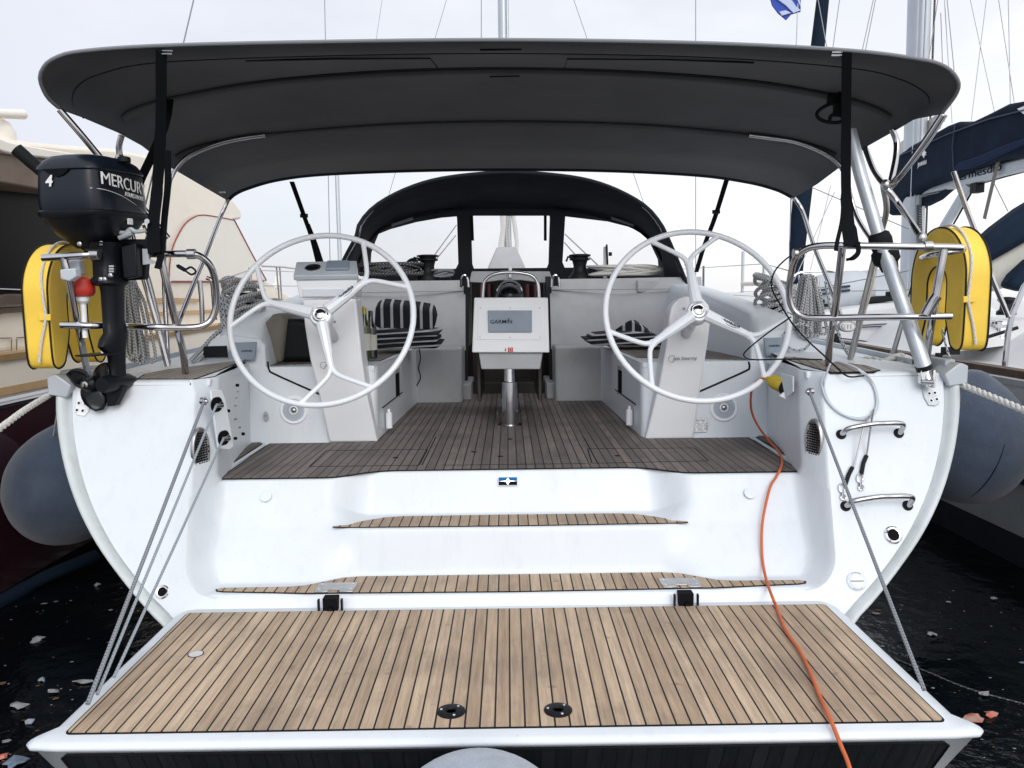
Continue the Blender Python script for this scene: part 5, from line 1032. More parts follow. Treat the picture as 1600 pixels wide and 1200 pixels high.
obj('mid_section', MB().grid([lring(EP(x, y), a, b, w) for x, y, a, b, w in ((170, 380, .09, .10, .075), (168, 392, .075, .08, .06), (169, 410, .07, .075, .055), (170, 432, .07, .075, .055), (171, 437, .085, .09, .066), (172, 443, .085, .09, .066), (172, 447, .060, .07, .05))], closed=True), 'engine_dark', en, ang=50)
obj('engine_leg', MB().grid([lring(EP(x, y), a, b, w, 2.2) for x, y, a, b, w in ((174, 444, .065, .075, .045), (175, 455, .058, .068, .040), (176, 500, .052, .072, .036), (178, 520, .055, .085, .038), (178, 530, .090, .080, .040), (179, 540, .11, .07, .034), (181, 556, .05, .06, .028), (183, 580, .045, .055, .024), (184, 592, .05, .055, .024))], closed=True), 'engine_dark', en, ang=50)
cv = EP(172, 553); obj('anti_cavitation_plate', MB().prism([cv+AF*a+SD*b for a, b in ((.20, .0), (.18, .045), (.05, .065), (-.06, .04), (-.06, -.04), (.05, -.065), (.18, -.045))], (0, 0, .008)), 'engine_dark', en, bevel=.003)
gc = EP(181, 598); AXg = AF
obj('gearcase', MB().lathe([(.001, -.15), (.02, -.135), (.036, -.09), (.045, -.03), (.045, .04), (.040, .08), (.034, .10)], gc, AXg, 24), 'engine_dark', en)
obj('skeg', MB().prism([EP(a, b, -.03) for a, b in ((169, 603), (198, 603), (191, 618), (183, 633), (172, 634))], (.012, .03, 0)), 'engine_dark', en, bevel=.003)
pc = EP(147, 599, -.02); ax = AF
pro = obj('propeller', MB().lathe([(.036, -.035), (.040, 0), (.037, .03), (.024, .042)], pc, ax, 24), 'black_gloss', en)
obj('prop_nut', MB().lathe([(.018, .040), (.016, .050), (.008, .052), (.007, .062)], pc, ax, 12), 'steel', pro)
for k in range(3):
    a0 = rad(150+120*k); rw = []; e1 = SD; e2 = V((0, 0, 1))
    for i in range(9):
        t = i/8; r = .032+t*.098; wd = .064*math.sin(math.pi*min(.98, (.22+.74*t)))**.7 if t < 1 else .012
        rw.append([pc+e1*math.cos(a0+s*wd/r*.9+.25*t)*r+e2*math.sin(a0+s*wd/r*.9+.25*t)*r+ax*(-s*.026*(1-.45*t)) for s in (-1, -.5, 0, .5, 1)])
    obj('propeller_blade', MB().grid(rw), 'black_gloss', pro, solid=.006, ang=80)
obj('tiller_handle', MB().tube([EP(68, 285, .10), EP(52, 268, .10), EP(33, 249, .08), EP(13, 229, .06)], [.026, .027, .029, .030], 18).tube([EP(100, 318, .16), EP(62, 280, .11)], .022, 12), 'rubber', en, bevel=.0)
# clamp bracket and small fittings on the rail side
obj('clamp_bracket', MB().prism([EP(a, b, .06) for a, b in ((176, 372), (236, 372), (240, 392), (220, 400), (216, 436), (178, 438))], (0, .05, 0)).prism([EP(a, b, -.01) for a, b in ((190, 385), (214, 380), (216, 432), (194, 436))], (0, .06, 0)), 'engine_dark', en, bevel=.005)
obj('clamp_plate', MB().prism([EP(a, b, .04) for a, b in ((216, 388), (224, 388), (227, 404), (240, 410), (217, 413))], (0, .012, 0)), 'casting', en)
obj('steering_arm', MB().tube(spline([EP(a, b, .0) for a, b in ((182, 362), (196, 364), (204, 358), (212, 362), (228, 360))], 4), .010, 8).tube([EP(186, 372, 0), EP(206, 364, 0)], .012, 8), 'casting', en)
obj('clamp_screw', MB().tube([EP(224, 352, .0), EP(228, 366, .02), EP(226, 374, .02)], .008, 8).lathe([(.012, 0), (.012, .01)], EP(231, 346, 0), (0, -1, 0), 12), 'steel', en)
for a, b in ((172, 382), (171, 437), (177, 437), (139, 383), (186, 431)): obj('engine_bolt', MB().lathe([(.011, 0), (.010, .01), (.004, .012)], EP(a, b, -.075), (0, -1, 0), 12), 'steel_dull', en)
for b in (417, 421, 425): obj('clamp_tooth', MB().box(EP(187, b, -.07), (.022, .02, .008)), 'steel_dull', en)
obj('zinc_label', MB().prism([EP(a, b, -.062) for a, b in ((168, 547), (175, 547), (175, 553), (168, 553))], (0, .02, 0)), 'white_plastic', en)
obj('fuel_cap', MB().lathe([(.028, 0), (.028, .02), (.020, .024)], EP(191, 252, .02), seg=16), 'black', en)
obj('tow_eye', MB().tube(spline([EP(a, b, .1) for a, b in ((262, 413), (275, 420), (285, 416), (293, 423), (286, 428), (275, 421))], 4), .005, 6).tube([EP(264, 414, .1), EP(276, 421, .1)], .010, 8), 'rubber', en)
# ---------------------------------------------- horseshoe life buoys
def buoy(sg, label):
    b = thing('horseshoe_buoy', label, 'life buoy', 'yellow horseshoe buoys on the stern rails', loc=(sg*2.15, 3.95, 1.5))
    zt = PY(1500, 350, 3.9).z-.005 if sg > 0 else PY(100, 377, 3.9).z-.005; h = .595; ya, yb = 3.735, 4.235; yc = (ya+yb)/2; w = (yb-ya)/2; x0 = 2.125
    O = []; zc = zt-w*1.02
    for k in range(0, 181, 10): O.append((yc-w*math.cos(rad(k)), zc+w*math.sin(rad(k))))
    wi = w*.36; 
    O += [(yb, zc-.12), (yb-.005, zt-h+.05), (yb-.03, zt-h+.005), (yb-.07, zt-h), (yb-.105, zt-h+.02), (yb-.125, zt-h+.06), (yc+wi, zt-h+.16), (yc+wi, zc-.10)]
    I = [(yc+wi*math.cos(rad(k)), zc-.03+wi*math.sin(rad(k))) for k in range(0, 181, 15)]
    O2 = [(yc-wi, zc-.10), (yc-wi, zt-h+.16), (ya+.125, zt-h+.06), (ya+.105, zt-h+.02), (ya+.07, zt-h), (ya+.03, zt-h+.005), (ya+.005, zt-h+.05), (ya, zc-.12)]
    P_ = spline([V((sg*x0, y, z)) for y, z in O+I+O2], 3, closed=True)
    obj('buoy_cover', MB().prism(P_, (sg*.125, 0, 0)), 'yellow', b, bevel=.014, seg=3)
    for xo in (.004, .121):
        obj('cover_piping', MB().tube([p+V((sg*xo, 0, 0))+(p-V((p.x, yc, zc-.1))).normalized()*.0015 for p in P_]+[P_[0]+V((sg*xo, 0, 0))], .0042, 6), 'black', b)
    ro = [V((sg*(x0+.062), ya-.004, z)) for z in (zt-h+.03,)]+[V((sg*(x0+.045), ya-.006, zc-.22)), V((sg*(x0+.015), ya-.007, zc-.10)), V((sg*(x0+.022), ya-.006, zc)), V((sg*(x0+.035), yc-w*.9, zc+w*.47)), V((sg*(x0+.04), yc-w*.5, zt-.03)), V((sg*(x0+.04), yc, zt+.006)), V((sg*(x0+.04), yc+w*.6, zt-.04))]
    obj('grab_line', MB().tube(spline(ro, 5), .0065, 8), 'rope_white', b)
    obj('line_loop', MB().box(V((sg*(x0+.018), ya-.008, zc-.10)), (.055, .008, .03)), 'yellow', b, bevel=.003)
    return b
buoy(-1, 'yellow horseshoe life buoy on the left stern rail beside the outboard engine')
buoy(1, 'yellow horseshoe life buoy on the right stern rail in front of the navy boom cover')
# red and white rescue light on the left rail
rl = thing('rescue_light', 'red and white floating rescue light clipped upside down to the left rail post', 'rescue light', loc=PY(119, 445, 3.68))
obj('light_body', MB().lathe([(.026, .0), (.046, -.012), (.056, -.045), (.056, -.07), (.046, -.085), (.032, -.09)], PY(127, 433, 3.74), seg=24), 'red_light', rl)
obj('light_tube', MB().lathe([(.030, -.088), (.028, -.11), (.014, -.125), (.012, -.28)], PY(127, 433, 3.74), seg=18), 'white_plastic', rl)
obj('light_holder', MB().box(PY(120, 418, 3.72), (.05, .05, .07)), 'grey_plastic', rl, bevel=.008)
# ---------------------------------------------- fenders
def fender(c, r, hh, label, m='fender', tip=None):
    t = thing('fender', label, 'fender', loc=c-V((0, 0, r)))
    pf = [(.001, -r*1.0), (r*.35, -r*.94), (r*.62, -r*.80), (r*.85, -r*.52), (r*.98, -r*.18), (r, .05*r), (r*.95, r*.38), (r*.80, r*.70), (r*.56, r*.98), (r*.30, r*1.18), (r*.14, r*1.28), (.001, r*1.30)]
    if m == 'fender_pale': pf = [(max(.001, r*math.sin(rad(a))), -r*math.cos(rad(a))) for a in range(0, 181, 15)]
    pts = even(spline([V((a, b, 0)) for a, b in pf], 4), 40)
    obj('fender_cover', MB().lathe([(max(.001, p.x), p.y) for p in pts], c, V((0, 0, 1)) if tip is None else tip, 40, cap=False), m, t, ang=80)
    return t
t = fender(PY(100, 766, 4.75), .325, 0, 'blue grey cloth covered ball fender between the left hull and the maroon motor yacht', tip=V((.15, -.1, 1)))
wire('fender_rope', (84, 680), (96, 605), 4.6, 4.3, .006, 'rope_white', t)
t = fender(PY(1508, 695, 4.65), .345, 0, 'blue grey cloth covered ball fender hanging beyond the right edge of the hull', tip=V((.06, -.05, 1)))
wire('fender_rope', (1519, 612), (1500, 585), 4.6, 4.4, .006, 'rope_white', t)
obj('fender_seam', MB().tube([PY(1508, 695, 4.65)+V((math.sin(a)*.10, -.346*math.cos(a), math.sin(a)*.33)) for a in [rad(k) for k in range(-60, 70, 10)]], .003, 5), 'navy', t)
fender(PY(747, 1352, 1.98), .285, 0, 'pale blue grey cloth covered fender top in front of the swim platform', m='fender_pale')
# ---------------------------------------------- ropes
def ropeobj(name, pts, r, m, label, group=None, n=8, lobes=0, seg=10, pitch=.06): return single(name, MB().tube(spline(pts, n), r, seg, lobes=lobes, pitch=pitch), m, label, 'rope', group)
def laid(name, pts, r, label, m='rope_white'):
    P_ = spline(pts, 10); L_ = sum((b-a).length for a, b in zip(P_, P_[1:])); P_ = even(P_, int(L_/.008)+4)
    mb = MB(); prev = None; T0 = (P_[1]-P_[0]).normalized(); nr = T0.orthogonal().normalized()
    for s in range(3):
        q = []; nr_ = nr; ln = 0
        for i, p in enumerate(P_):
            t = (P_[min(i+1, len(P_)-1)]-P_[max(0, i-1)]).normalized(); nr_ = (nr_-t*nr_.dot(t)).normalized(); bi = t.cross(nr_); a = 2*math.pi*(ln/(r*7.5))+s*2.094
            q.append(p+nr_*math.cos(a)*r*.5+bi*math.sin(a)*r*.5); ln += .008
        mb.tube(q, r*.58, 7)
    return single(name, mb, m, label, 'rope')
laid('mooring_rope', [PY(100, 606, 3.92), PY(80, 616, 3.85), PY(40, 640, 3.5), PY(-10, 676, 3.2), PY(-80, 720, 2.9)], .014, 'thick white three-strand mooring rope running down left over the maroon hull')
laid('mooring_rope', [PY(1498, 600, 3.85), PY(1530, 612, 3.7), PY(1600, 641, 3.4), PY(1680, 676, 3.1)], .0155, 'thick white three-strand mooring rope leaving the right stern corner past the fender')
laid('mooring_rope', [PY(262, 588, 4.35)+V((0, 0, 0)), PY(225, 584, 4.3), PY(180, 586, 4.25), PY(130, 592, 4.15), PY(105, 602, 4.0)], .019, 'thick white rope lying across the left aft deck behind the engine leg')
laid('mooring_rope', [PY(1330, 566, 4.6), PY(1365, 562, 4.5), PY(1390, 572, 4.4), PY(1420, 568, 4.4), PY(1440, 580, 4.2), PY(1470, 590, 4.0)], .019, 'thick white rope lying across the right aft deck behind the crane foot')
laid('mooring_rope', [PY(1380, 566, 4.5), PY(1405, 556, 4.5), PY(1425, 566, 4.45), PY(1410, 578, 4.3), PY(1390, 575, 4.35)], .018, 'loop of thick white rope coiled on the right aft deck')
pe_ = [PZ(140, 1095, .36), PZ(150, 1092, .36), PZ(178, 1062, .36)]
for a, b, m, r, lb in ((PADL, PY(137, 1100, 2.42), 'rope_grey', .0075, 'grey braided platform line from the left pad eye, outermost of three'), (p1+V((.02, -.03, 0)), PY(152, 1085, 2.48), 'rope_pale', .0055, 'thin pale platform line from the upper fairlead hole of the left wing'), (p2+V((.02, -.03, 0)), PY(178, 1058, 2.58), 'rope_pale', .0055, 'thin pale platform line from the lower fairlead hole of the left wing')):
    single('platform_line', MB().tube([a, a.lerp(b, .5)+V((0, 0, -.003)), b], r, 8), m, lb, 'rope')
b = PY(1444, 1078, 2.48); single('platform_line', MB().tube([PADR, PADR.lerp(b, .5)+V((0, 0, -.003)), b], .0075, 8), 'rope_grey', 'single grey braided platform line from the right pad eye down to the platform edge', 'rope')
# orange shore power cable
cab = thing('shore_power_cable', 'orange shore power cable with a yellow plug lying over the steps and swim platform', 'cable', loc=PY(1210, 600, 4.3))
pts = [PY(1201, 592, 4.24), PY(1188, 592, 4.28), PY(1177, 602, 4.33), PY(1173, 622, 4.42), PY(1175, 645, 4.5), PY(1186, 668, 4.52), PY(1203, 690, 4.50), PZ(1217, 706, .885), PZ(1222, 720, .88), PZ(1219, 733, .88), PY(1213, 745, 3.84), PY(1204, 760, 3.80), PY(1196, 790, 3.74), PY(1191, 820, 3.69), PY(1190, 850, 3.63), PY(1192, 880, 3.575), PZ(1198, 908, .467), PZ(1208, 936, .45), PZ(1213, 948, .415), PZ(1228, 985, .415), PZ(1250, 1017, .415), PZ(1266, 1050, .415), PZ(1282, 1090, .415), PZ(1300, 1130, .418), PY(1314, 1165, 2.26), PY(1326, 1195, 2.20), PY(1345, 1260, 2.1)]
obj('cable', MB().tube(spline(pts, 8), .0064, 10), 'orange', cab)
pa, pb = PY(1200, 592, 4.24), PY(1236, 609, 4.12); d = (pb-pa).normalized(); L_ = (pb-pa).length
obj('plug_body', MB().lathe([(.010, -.01), (.014, 0), (.016, .012), (.032, .022), (.038, .05), (.038, .10), (.036, .11)], pa, d, 20), 'yellow_plug', cab)
obj('plug_collar', MB().lathe([(.040, .105), (.043, .11), (.043, .135), (.036, .14)], pa, d, 20), 'black', cab)
obj('socket_lid', MB().prism([PY(a, b, 4.10) for a, b in ((1218, 619), (1228, 624), (1239, 609), (1236, 605))], (0, .02, 0)), 'white_plastic', cab, bevel=.003)
# grey wire loop on the right wing
wl = thing('wire_tackle', 'thin grey coated wire looped over the right rail post with two snap hooks', 'wire', loc=PY(1300, 600, 3.8))
def off(px, py, o=.012): return PT(px, py, o)
pts = [PY(1245, 395, 4.15), PY(1228, 405, 4.1), PY(1210, 425, 4.1), PY(1206, 450, 4.1), PY(1222, 480, 4.05), PY(1240, 508, 4.0), PY(1265, 535, 3.95), PY(1288, 556, 3.9), PY(1305, 572, 3.86), PY(1325, 588, 3.80), PY(1350, 572+15, 3.82)]
obj('wire', MB().tube(spline(pts, 8), .0042, 8), 'rubber', wl)
obj('wire', MB().tube(spline([PY(1236, 495, 3.9), PY(1200, 520, 4.0), PY(1166, 548, 4.1), PY(1164, 558, 4.1), PY(1180, 562, 4.1), PY(1235, 561, 4.0), PY(1285, 562, 3.95)], 6), .0038, 8), 'rubber', wl)
lo = [off(1288, 583, .03), off(1284, 600), off(1292, 625), off(1312, 645), off(1340, 655), off(1362, 650), off(1372, 630), off(1366, 602), off(1350, 582, .03), PY(1322, 568, 3.9), PY(1300, 566, 3.95), off(1290, 590, .03), off(1288, 606), off(1297, 630), off(1318, 648), off(1345, 653), off(1364, 645), off(1370, 625), off(1362, 598), off(1340, 576, .035)]
obj('wire', MB().tube(spline(lo, 8), .0048, 8), 'grey_plastic', wl)
obj('wire', MB().tube([off(1358, 650), off(1350, 665, .075), off(1334, 730)], .0042, 8), 'steel_dull', wl); obj('wire', MB().tube([off(1365, 640), off(1360, 670, .08), off(1354, 712)], .0042, 8), 'steel_dull', wl)
obj('wire_sleeve', MB().tube([off(1332, 730), off(1326, 742), off(1321, 757)], .0095, 10).tube([off(1354, 712), off(1349, 724), off(1346, 741)], .0095, 10), 'black', wl)
for a, b in ((1316, 762), (1344, 747)):
    ring = [off(a+4.5*math.cos(t), b+7*math.sin(t)) for t in [2*math.pi*k/14 for k in range(14)]]; obj('snap_hook', MB().tube(ring, .004, 6, closed=True).tube([off(a, b+6), off(a+1, b+16)], .007, 8).tube([off(a+2+4*math.cos(t), b+15+4*math.sin(t)) for t in [2*math.pi*k/12 for k in range(12)]], .003, 6, closed=True), 'steel', wl)
# ---------------------------------------------- coiled ropes
def coil(name, c, rx, rz, turns, m, label, r=.009, ry=.05, seed=1, axis='y', group=None, hang=0.0):
    random.seed(seed); P_ = []; n = turns*14
    for i in range(n):
        a = 2*math.pi*i/14; j = i/n
        jx = 1+.18*math.sin(i*.37+seed)+random.uniform(-.05, .05); jz = 1+.15*math.cos(i*.23+seed)
        y = ry*math.sin(i*.61+seed)+random.uniform(-.01, .01)
        if axis == 'y': P_.append(c+V((math.cos(a)*rx*jx, y, math.sin(a)*rz*jz)))
        else: P_.append(c+V((math.cos(a)*rx*jx, math.sin(a)*rz*jz, ry*.5*(1+math.sin(i*.41+seed))+.01)))
    return single(name, MB().tube(spline(P_, 3), r, 7), m, label, 'rope', group)
def hank(name, c, w, h, n, m, label, r=.009, seed=1):
    random.seed(seed); P_ = []
    for i in range(n):
        x = random.uniform(-w, w); y = random.uniform(-.03, .03); dx = random.uniform(-.02, .02); zb_ = -h*random.uniform(.82, 1.0)
        P_ += [c+V((x*.35, y, h*random.uniform(.85, 1))), c+V((x*.8, y, h*.4)), c+V((x+dx, y, -h*.2)), c+V((x+dx*1.5, y, zb_*.85)), c+V((x+dx+.02, y, zb_)), c+V((x+dx+.045, y, zb_*.85)), c+V((x*.9+.03, y+.01, 0)), c+V((x*.7+.02, y, h*.5))]
    return single(name, MB().tube(spline(P_, 4), r, 7), m, label, 'rope')
def wrapped(name, c, rr, h, n, m, label, r=.012, seed=1):
    random.seed(seed); P_ = []
    for i in range(n*10):
        a = 2*math.pi*i/10; t = i/(n*10); k = rr*(1+.22*math.sin(i*.31+seed)+random.uniform(-.06, .06)); P_.append(c+V((math.cos(a)*k, math.sin(a)*k, h*(t-.5)+.05*math.sin(a+seed+t*5)+random.uniform(-.01, .01))))
    return single(name, MB().tube(spline(P_, 4), r, 7), m, label, 'rope')
hank('coiled_rope', PY(207, 500, 4.35), .055, .24, 11, 'rope_fleck', 'long hank of grey flecked rope hanging between engine leg and left rail strut', .0085, 4)
wrapped('coiled_rope', PY(378, 472, 5.6), .12, .24, 12, 'rope_fleck', 'flecked rope wound thickly round the left cockpit winch', .014, 5)
hank('coiled_rope', PY(348, 500, 5.2), .04, .17, 6, 'rope_bluefleck', 'blue flecked rope hanging beside the left rail end', .011, 6)
wrapped('coiled_rope', PY(1213, 462, 5.6), .12, .22, 11, 'rope_fleck', 'flecked rope wound thickly round the right cockpit winch', .013, 7)
hank('coiled_rope', PY(1262, 480, 5.0), .08, .20, 12, 'rope_fleck', 'flecked rope hank hanging inside the right rail end', .010, 8)
coil('coiled_rope', PY(1250, 528, 4.93), .085, .075, 1, 'rope_bluefleck', 'single ring of flecked line lying on the right coaming end', .007, .002, 18)
coil('coiled_rope', PY(610, 431, 7.5), .26, .16, 14, 'rope_dark', 'tangled dark ropes heaped left of the left cabin top winch', .013, .10, 9, 'z')
coil('coiled_rope', PY(690, 434, 7.6), .10, .12, 7, 'rope_grey', 'small heap of grey rope right of the left cabin top winch', .011, .06, 10, 'z')
coil('coiled_rope', PY(977, 431, 7.5), .30, .15, 14, 'rope_white', 'pale rope coiled flat right of the right cabin top winch', .010, .08, 11, 'z')
coil('coiled_rope', PY(645, 416, 7.5), .055, .06, 3, 'rubber', 'black cable loops leaning on the left cabin top winch', .009, .02, 12)
ropeobj('jib_sheet', [PY(1290, 440, 5.0), PY(1300, 490, 4.9), PY(1318, 540, 4.7), PY(1334, 566, 4.5)], .009, 'rope_bluefleck', 'flecked line dropping from the right rail to the side deck')
ropeobj('jib_sheet', [PY(375, 500, 5.4), PY(340, 520, 5.2), PY(316, 545, 5.0), PY(296, 566, 4.7)], .014, 'rope_bluefleck', 'blue flecked line sloping down the left coaming to the deck')
ropeobj('jib_sheet', [PY(385, 510, 5.4), PY(352, 530, 5.2), PY(322, 552, 5.0), PY(302, 572, 4.7)], .014, 'rope_fleck', 'grey flecked line sloping down the left coaming, nearer the wheel')
for a, b, c_, lb_ in (((1455, 400), (1462, 450), (1448, 560), 'flecked lanyard hanging along the right rail post, leftmost under the buoy'), ((1470, 505), (1478, 540), (1492, 585), 'flecked lanyard running from the lower rail end to the deck corner casting'), ((1475, 420), (1469, 470), (1474, 520), 'short flecked lanyard inside the slot of the right buoy')):
    ropeobj('buoy_lanyard', [PY(*a, 4.1), PY(*b, 4.12), PY(*c_, 4.1)], .0055, 'rope_bluefleck', lb_, 'lanyards under the right life buoy')
# ---------------------------------------------- cushions, bag and bottles
def blob(px, Y, th, m, name, label, cat, bevel=.03, dy=(0, 0), group=None):
    pts = [PY(a, b, Y) for a, b in px]; return single(name, MB().prism(pts, (dy[0], th, dy[1])), m, label, cat, group, bevel=bevel, seg=4)
blob([(586, 479), (600, 475), (655, 480), (678, 484), (682, 500), (679, 515), (660, 520), (604, 517), (584, 512)], 6.15, .14, 'cushion_a', 'seat_cushion', 'navy and white striped folded cushion standing on top of the left pile', 'cushion', dy=(0, .05))
for i, (y0, xs_, lb) in enumerate(((517, 0, 'uppermost flat'), (527, 2, 'second flat'), (535, -4, 'lowest flat'))):
    q = [(582+xs_, y0), (600, y0-2), (650, y0-1), (686-xs_, y0+3), (682, y0+10), (640, y0+10), (596+xs_, y0+11), (583, y0+8)]
    single('seat_cushion', MB().prism([PY(a, b, 6.0+.02*i) for a, b in q], (0, .42, 0.02)), 'cushion_b', lb+' striped navy cushion in the left cockpit pile', 'cushion', 'striped cushions piled on the left bench', bevel=.022, seg=4)
q = [(958, 521), (985, 499), (1012, 518), (1003, 530), (975, 530)]
blob([(950, 522), (984, 500), (990, 502), (1016, 520), (1004, 528), (960, 530)], 6.3, .16, 'cushion_a', 'seat_cushion', 'striped navy cushion folded into a peak on the right bench', 'cushion', .015, dy=(.05, 0))
for i, q in enumerate(([(932, 522), (975, 518), (1022, 521), (1040, 532), (985, 530), (922, 528)], [(913, 529), (960, 528), (1030, 531), (1045, 540), (985, 540), (926, 540)])):
    single('seat_cushion', MB().prism([PY(a, b, 6.1+.03*i) for a, b in q], (0, .42, .0)), 'cushion_b', ('upper' if i == 0 else 'bottom')+' flat striped navy cushion lying on the right bench', 'cushion', 'striped cushions lying on the right bench', bevel=.014, seg=3)
single('cushion_tie', MB().tube(spline([PY(a, b, 6.0) for a, b in ((655, 545), (657, 560), (654, 575), (657, 590), (651, 603))], 4), .005, 6), 'black', 'thin black cord dangling from the left cushions over the bench front', 'cord')
bg_ = thing('sail_bag', 'dark cloth bag with a beige cover filling the seat behind the left wheel', 'bag', loc=PY(445, 565, 5.6))
obj('bag_body', MB().prism([PY(a, b, 5.3) for a, b in ((436, 505), (450, 497), (478, 498), (492, 512), (500, 566), (434, 567), (430, 530))], (0, .5, 0)), 'black', bg_, bevel=.05, seg=4)
obj('bag_cover', MB().prism([PY(a, b, 5.25) for a, b in ((410, 508), (424, 492), (437, 488), (447, 500), (440, 568), (406, 569), (405, 535))], (0, .5, 0)), 'beige_cloth', bg_, bevel=.045, seg=4)
def bottle(px, py0, py1, Y, glass, label, tops):
    b = PY(px, py1, Y); h = PY(px, py0, Y).z-b.z; t = thing('bottle', label, 'bottle', 'bottles standing by the left pedestal', loc=b); r = .038
    obj('bottle_glass', MB().lathe([(r*.8, 0), (r, .01), (r, h*.60), (r*.9, h*.68), (r*.45, h*.78), (r*.38, h*.97)], b, seg=24), glass, t)
    obj('bottle_cap', MB().lathe([(r*.42, h*.84), (r*.42, h*.99), (.001, h)], b, seg=16), tops, t); obj('paper_label', MB().lathe([(r*1.01, h*.18), (r*1.01, h*.50)], b, seg=24, cap=False), 'bottle_label', t)
bottle(571, 480, 562, 5.2, 'glass_green', 'green wine bottle with a pale label, nearer the left pedestal', 'bottle_foil'); bottle(581, 485, 560, 5.35, 'bottle_dark', 'dark wine bottle close to the striped cushions', 'bottle_dark')
bottle(567, 478, 548, 5.6, 'bottle_dark', 'dark bottle with gold foil neck behind the other two', 'bottle_foil')
# ============================================================ WATER
water = tag(obj('water', MB().quad((-900, -60, 0), (900, -60, 0), (900, 2200, 0), (-900, 2200, 0)), 'water'), kind='structure')
random.seed(21)
def scrap(px, py, s, m, label, asp=.6, group=None, n=9):
    c = PZ(px, py, .006); o = []
    for k in range(n): a = 2*math.pi*k/n; r = .8*s*random.uniform(.45, 1.15); o.append(V((c.x+math.cos(a)*r, c.y+math.sin(a)*r*asp*1.6, .004+random.uniform(0, .012))))
    mb = MB(); vs = [V((c.x, c.y, .02))]+o+[V((p.x, p.y, p.z-.004)) for p in o]
    mb.add(vs, [(0, 1+i, 1+(i+1) % n) for i in range(n)]+[(1+i, 1+n+i, 1+n+(i+1) % n, 1+(i+1) % n) for i in range(n)])
    return single('floating_scrap', mb, m, label, 'litter', group, flat=True)
scrap(58, 999, .055, 'paper', 'torn pale sheet floating in the dark water left of the platform')
scrap(128, 1066, .06, 'paper', 'crumpled pale plastic strip floating near the left platform edge', .3)
scrap(30, 1103, .055, 'paper', 'long white torn wrapper floating in the lower left water', .35)
scrap(84, 1081, .04, 'paper', 'small grey wrapper floating between two larger ones on the left', .35)
scrap(1520, 1122, .075, 'paper_red', 'orange red and white crisp packet floating by the right platform corner', .45)
scrap(1548, 1116, .035, 'paper_red', 'small red flap beside the larger crisp packet on the right', .6)
scrap(1538, 1085, .04, 'paper', 'white rectangular wrapper floating right of the platform', .3)
scrap(1455, 991, .035, 'paper', 'pale scrap floating just right of the right platform line', .4)
scrap(66, 1062, .03, 'scrap_blue', 'blue and yellow scrap floating left of the platform', .5)
scrap(45, 1128, .03, 'scrap_blue', 'blue scrap floating in the lower left corner of the water', .5)
scrap(22, 1192, .06, 'scrap_blue', 'pale blue plastic bag floating at the bottom left corner', .6)
scrap(5, 1183, .035, 'paper_red', 'reddish scrap at the left edge of the water beside the plastic bag', .6)
scrap(1552, 936, .03, 'paper', 'white scrap far out in the dark water on the right', .3)
scrap(152, 914, .03, 'paper', 'pale scrap floating near the left curve of the hull', .5)
# fine scum and specks: nobody could count them
mb = MB()
for i in range(280):
    L_ = random.random() < .62
    px = random.uniform(-60, 300) if L_ else random.uniform(1330, 1660); py = random.uniform(905, 1230)
    c = PZ(px, py, .003); s = random.uniform(.002, .008) if random.random() < .85 else random.uniform(.008, .02); a = random.uniform(0, 6.28); n = 5
    if abs(c.x+.02) < 1.5 and c.y > 2.2: continue
    ps = [V((c.x+math.cos(a+2*math.pi*k/n)*s*random.uniform(.6, 1.5), c.y+math.sin(a+2*math.pi*k/n)*s*random.uniform(.5, 1.1), .003)) for k in range(n)]
    mb.add(ps, [tuple(range(n))], random.choice((0, 0, 1, 2, 2)))
tag(obj('floating_specks', mb, ['paper', 'scrap_blue', 'scrap_brown'], flat=True), 'scattered specks of litter and scum drifting on the dark harbour water', 'litter', kind='stuff')
single('sunken_line', MB().tube(spline([PZ(1400, 1030, .004), PZ(1450, 1050, .004), PZ(1520, 1078, .004), PZ(1640, 1110, .004)], 6), .0035, 6), 'rope_dark', 'thin slack line lying on the water right of the platform', 'rope')
single('mooring_hose', MB().tube(spline([PZ(-30, 960, .0), PZ(30, 925, .02), PZ(75, 900, .05), PZ(150, 868, .08)], 6), [.045]*8+[.04]*11, 12), 'navy', 'dim thick hose half sunk in the dark water below the left fender', 'hose') if True else None
# ============================================================ MOTOR YACHT ON THE LEFT
my = thing('motor_yacht', 'cream and maroon motor yacht moored close along the left side, with dark saloon window', 'motor yacht', loc=(-5, 9, 0))
def yz(pts, x): return [V((x, y, z)) for y, z in pts]
XH = -2.95
mb = MB(); mb.grid([[V((XH-.25*(1-(k/6))**2-.0, y, lerp(-.4, zt, k/6))) if y < 14 else V((XH-(y-14)*.42-.3*(1-k/6)**2, y+(k/6)*.5, lerp(-.4, zt, k/6))) for k in range(7)] for y, zt in ((2.4, 1.16), (4, 1.16), (6, 1.18), (8, 1.22), (10, 1.28), (12, 1.36), (14, 1.48), (16, 1.6), (18, 1.75), (19.5, 1.85))])
mb.prism([V((XH-.25, 2.4, -.4)), V((XH, 2.4, 1.16)), V((-7.4, 2.4, 1.16)), V((-7.1, 2.4, -.4))], (0, .02, 0)); obj('hull', mb, 'maroon', my, ang=50)
def strip(name, pts, th, m, bev=0): return obj(name, MB().prism(pts, th), m, my, bevel=bev)
sheer = [(2.4, 1.175), (4, 1.175), (6, 1.195), (8, 1.235), (10, 1.295), (12, 1.375), (14, 1.495)]
bul = obj('bulwark', MB().grid([[V((XH-.03, y, z)), V((XH-.05, y, z+.10)), V((XH-.07, y, z+.235)), V((XH-.14, y, z+.235)), V((XH-.5, y, z+.235))] for y, z in sheer+[(16, 1.62), (18, 1.77)]]), 'cream', my)
obj('rub_rail', MB().tube([V((XH+.0, y, z-.03)) for y, z in sheer], .019, 10), 'steel', my)
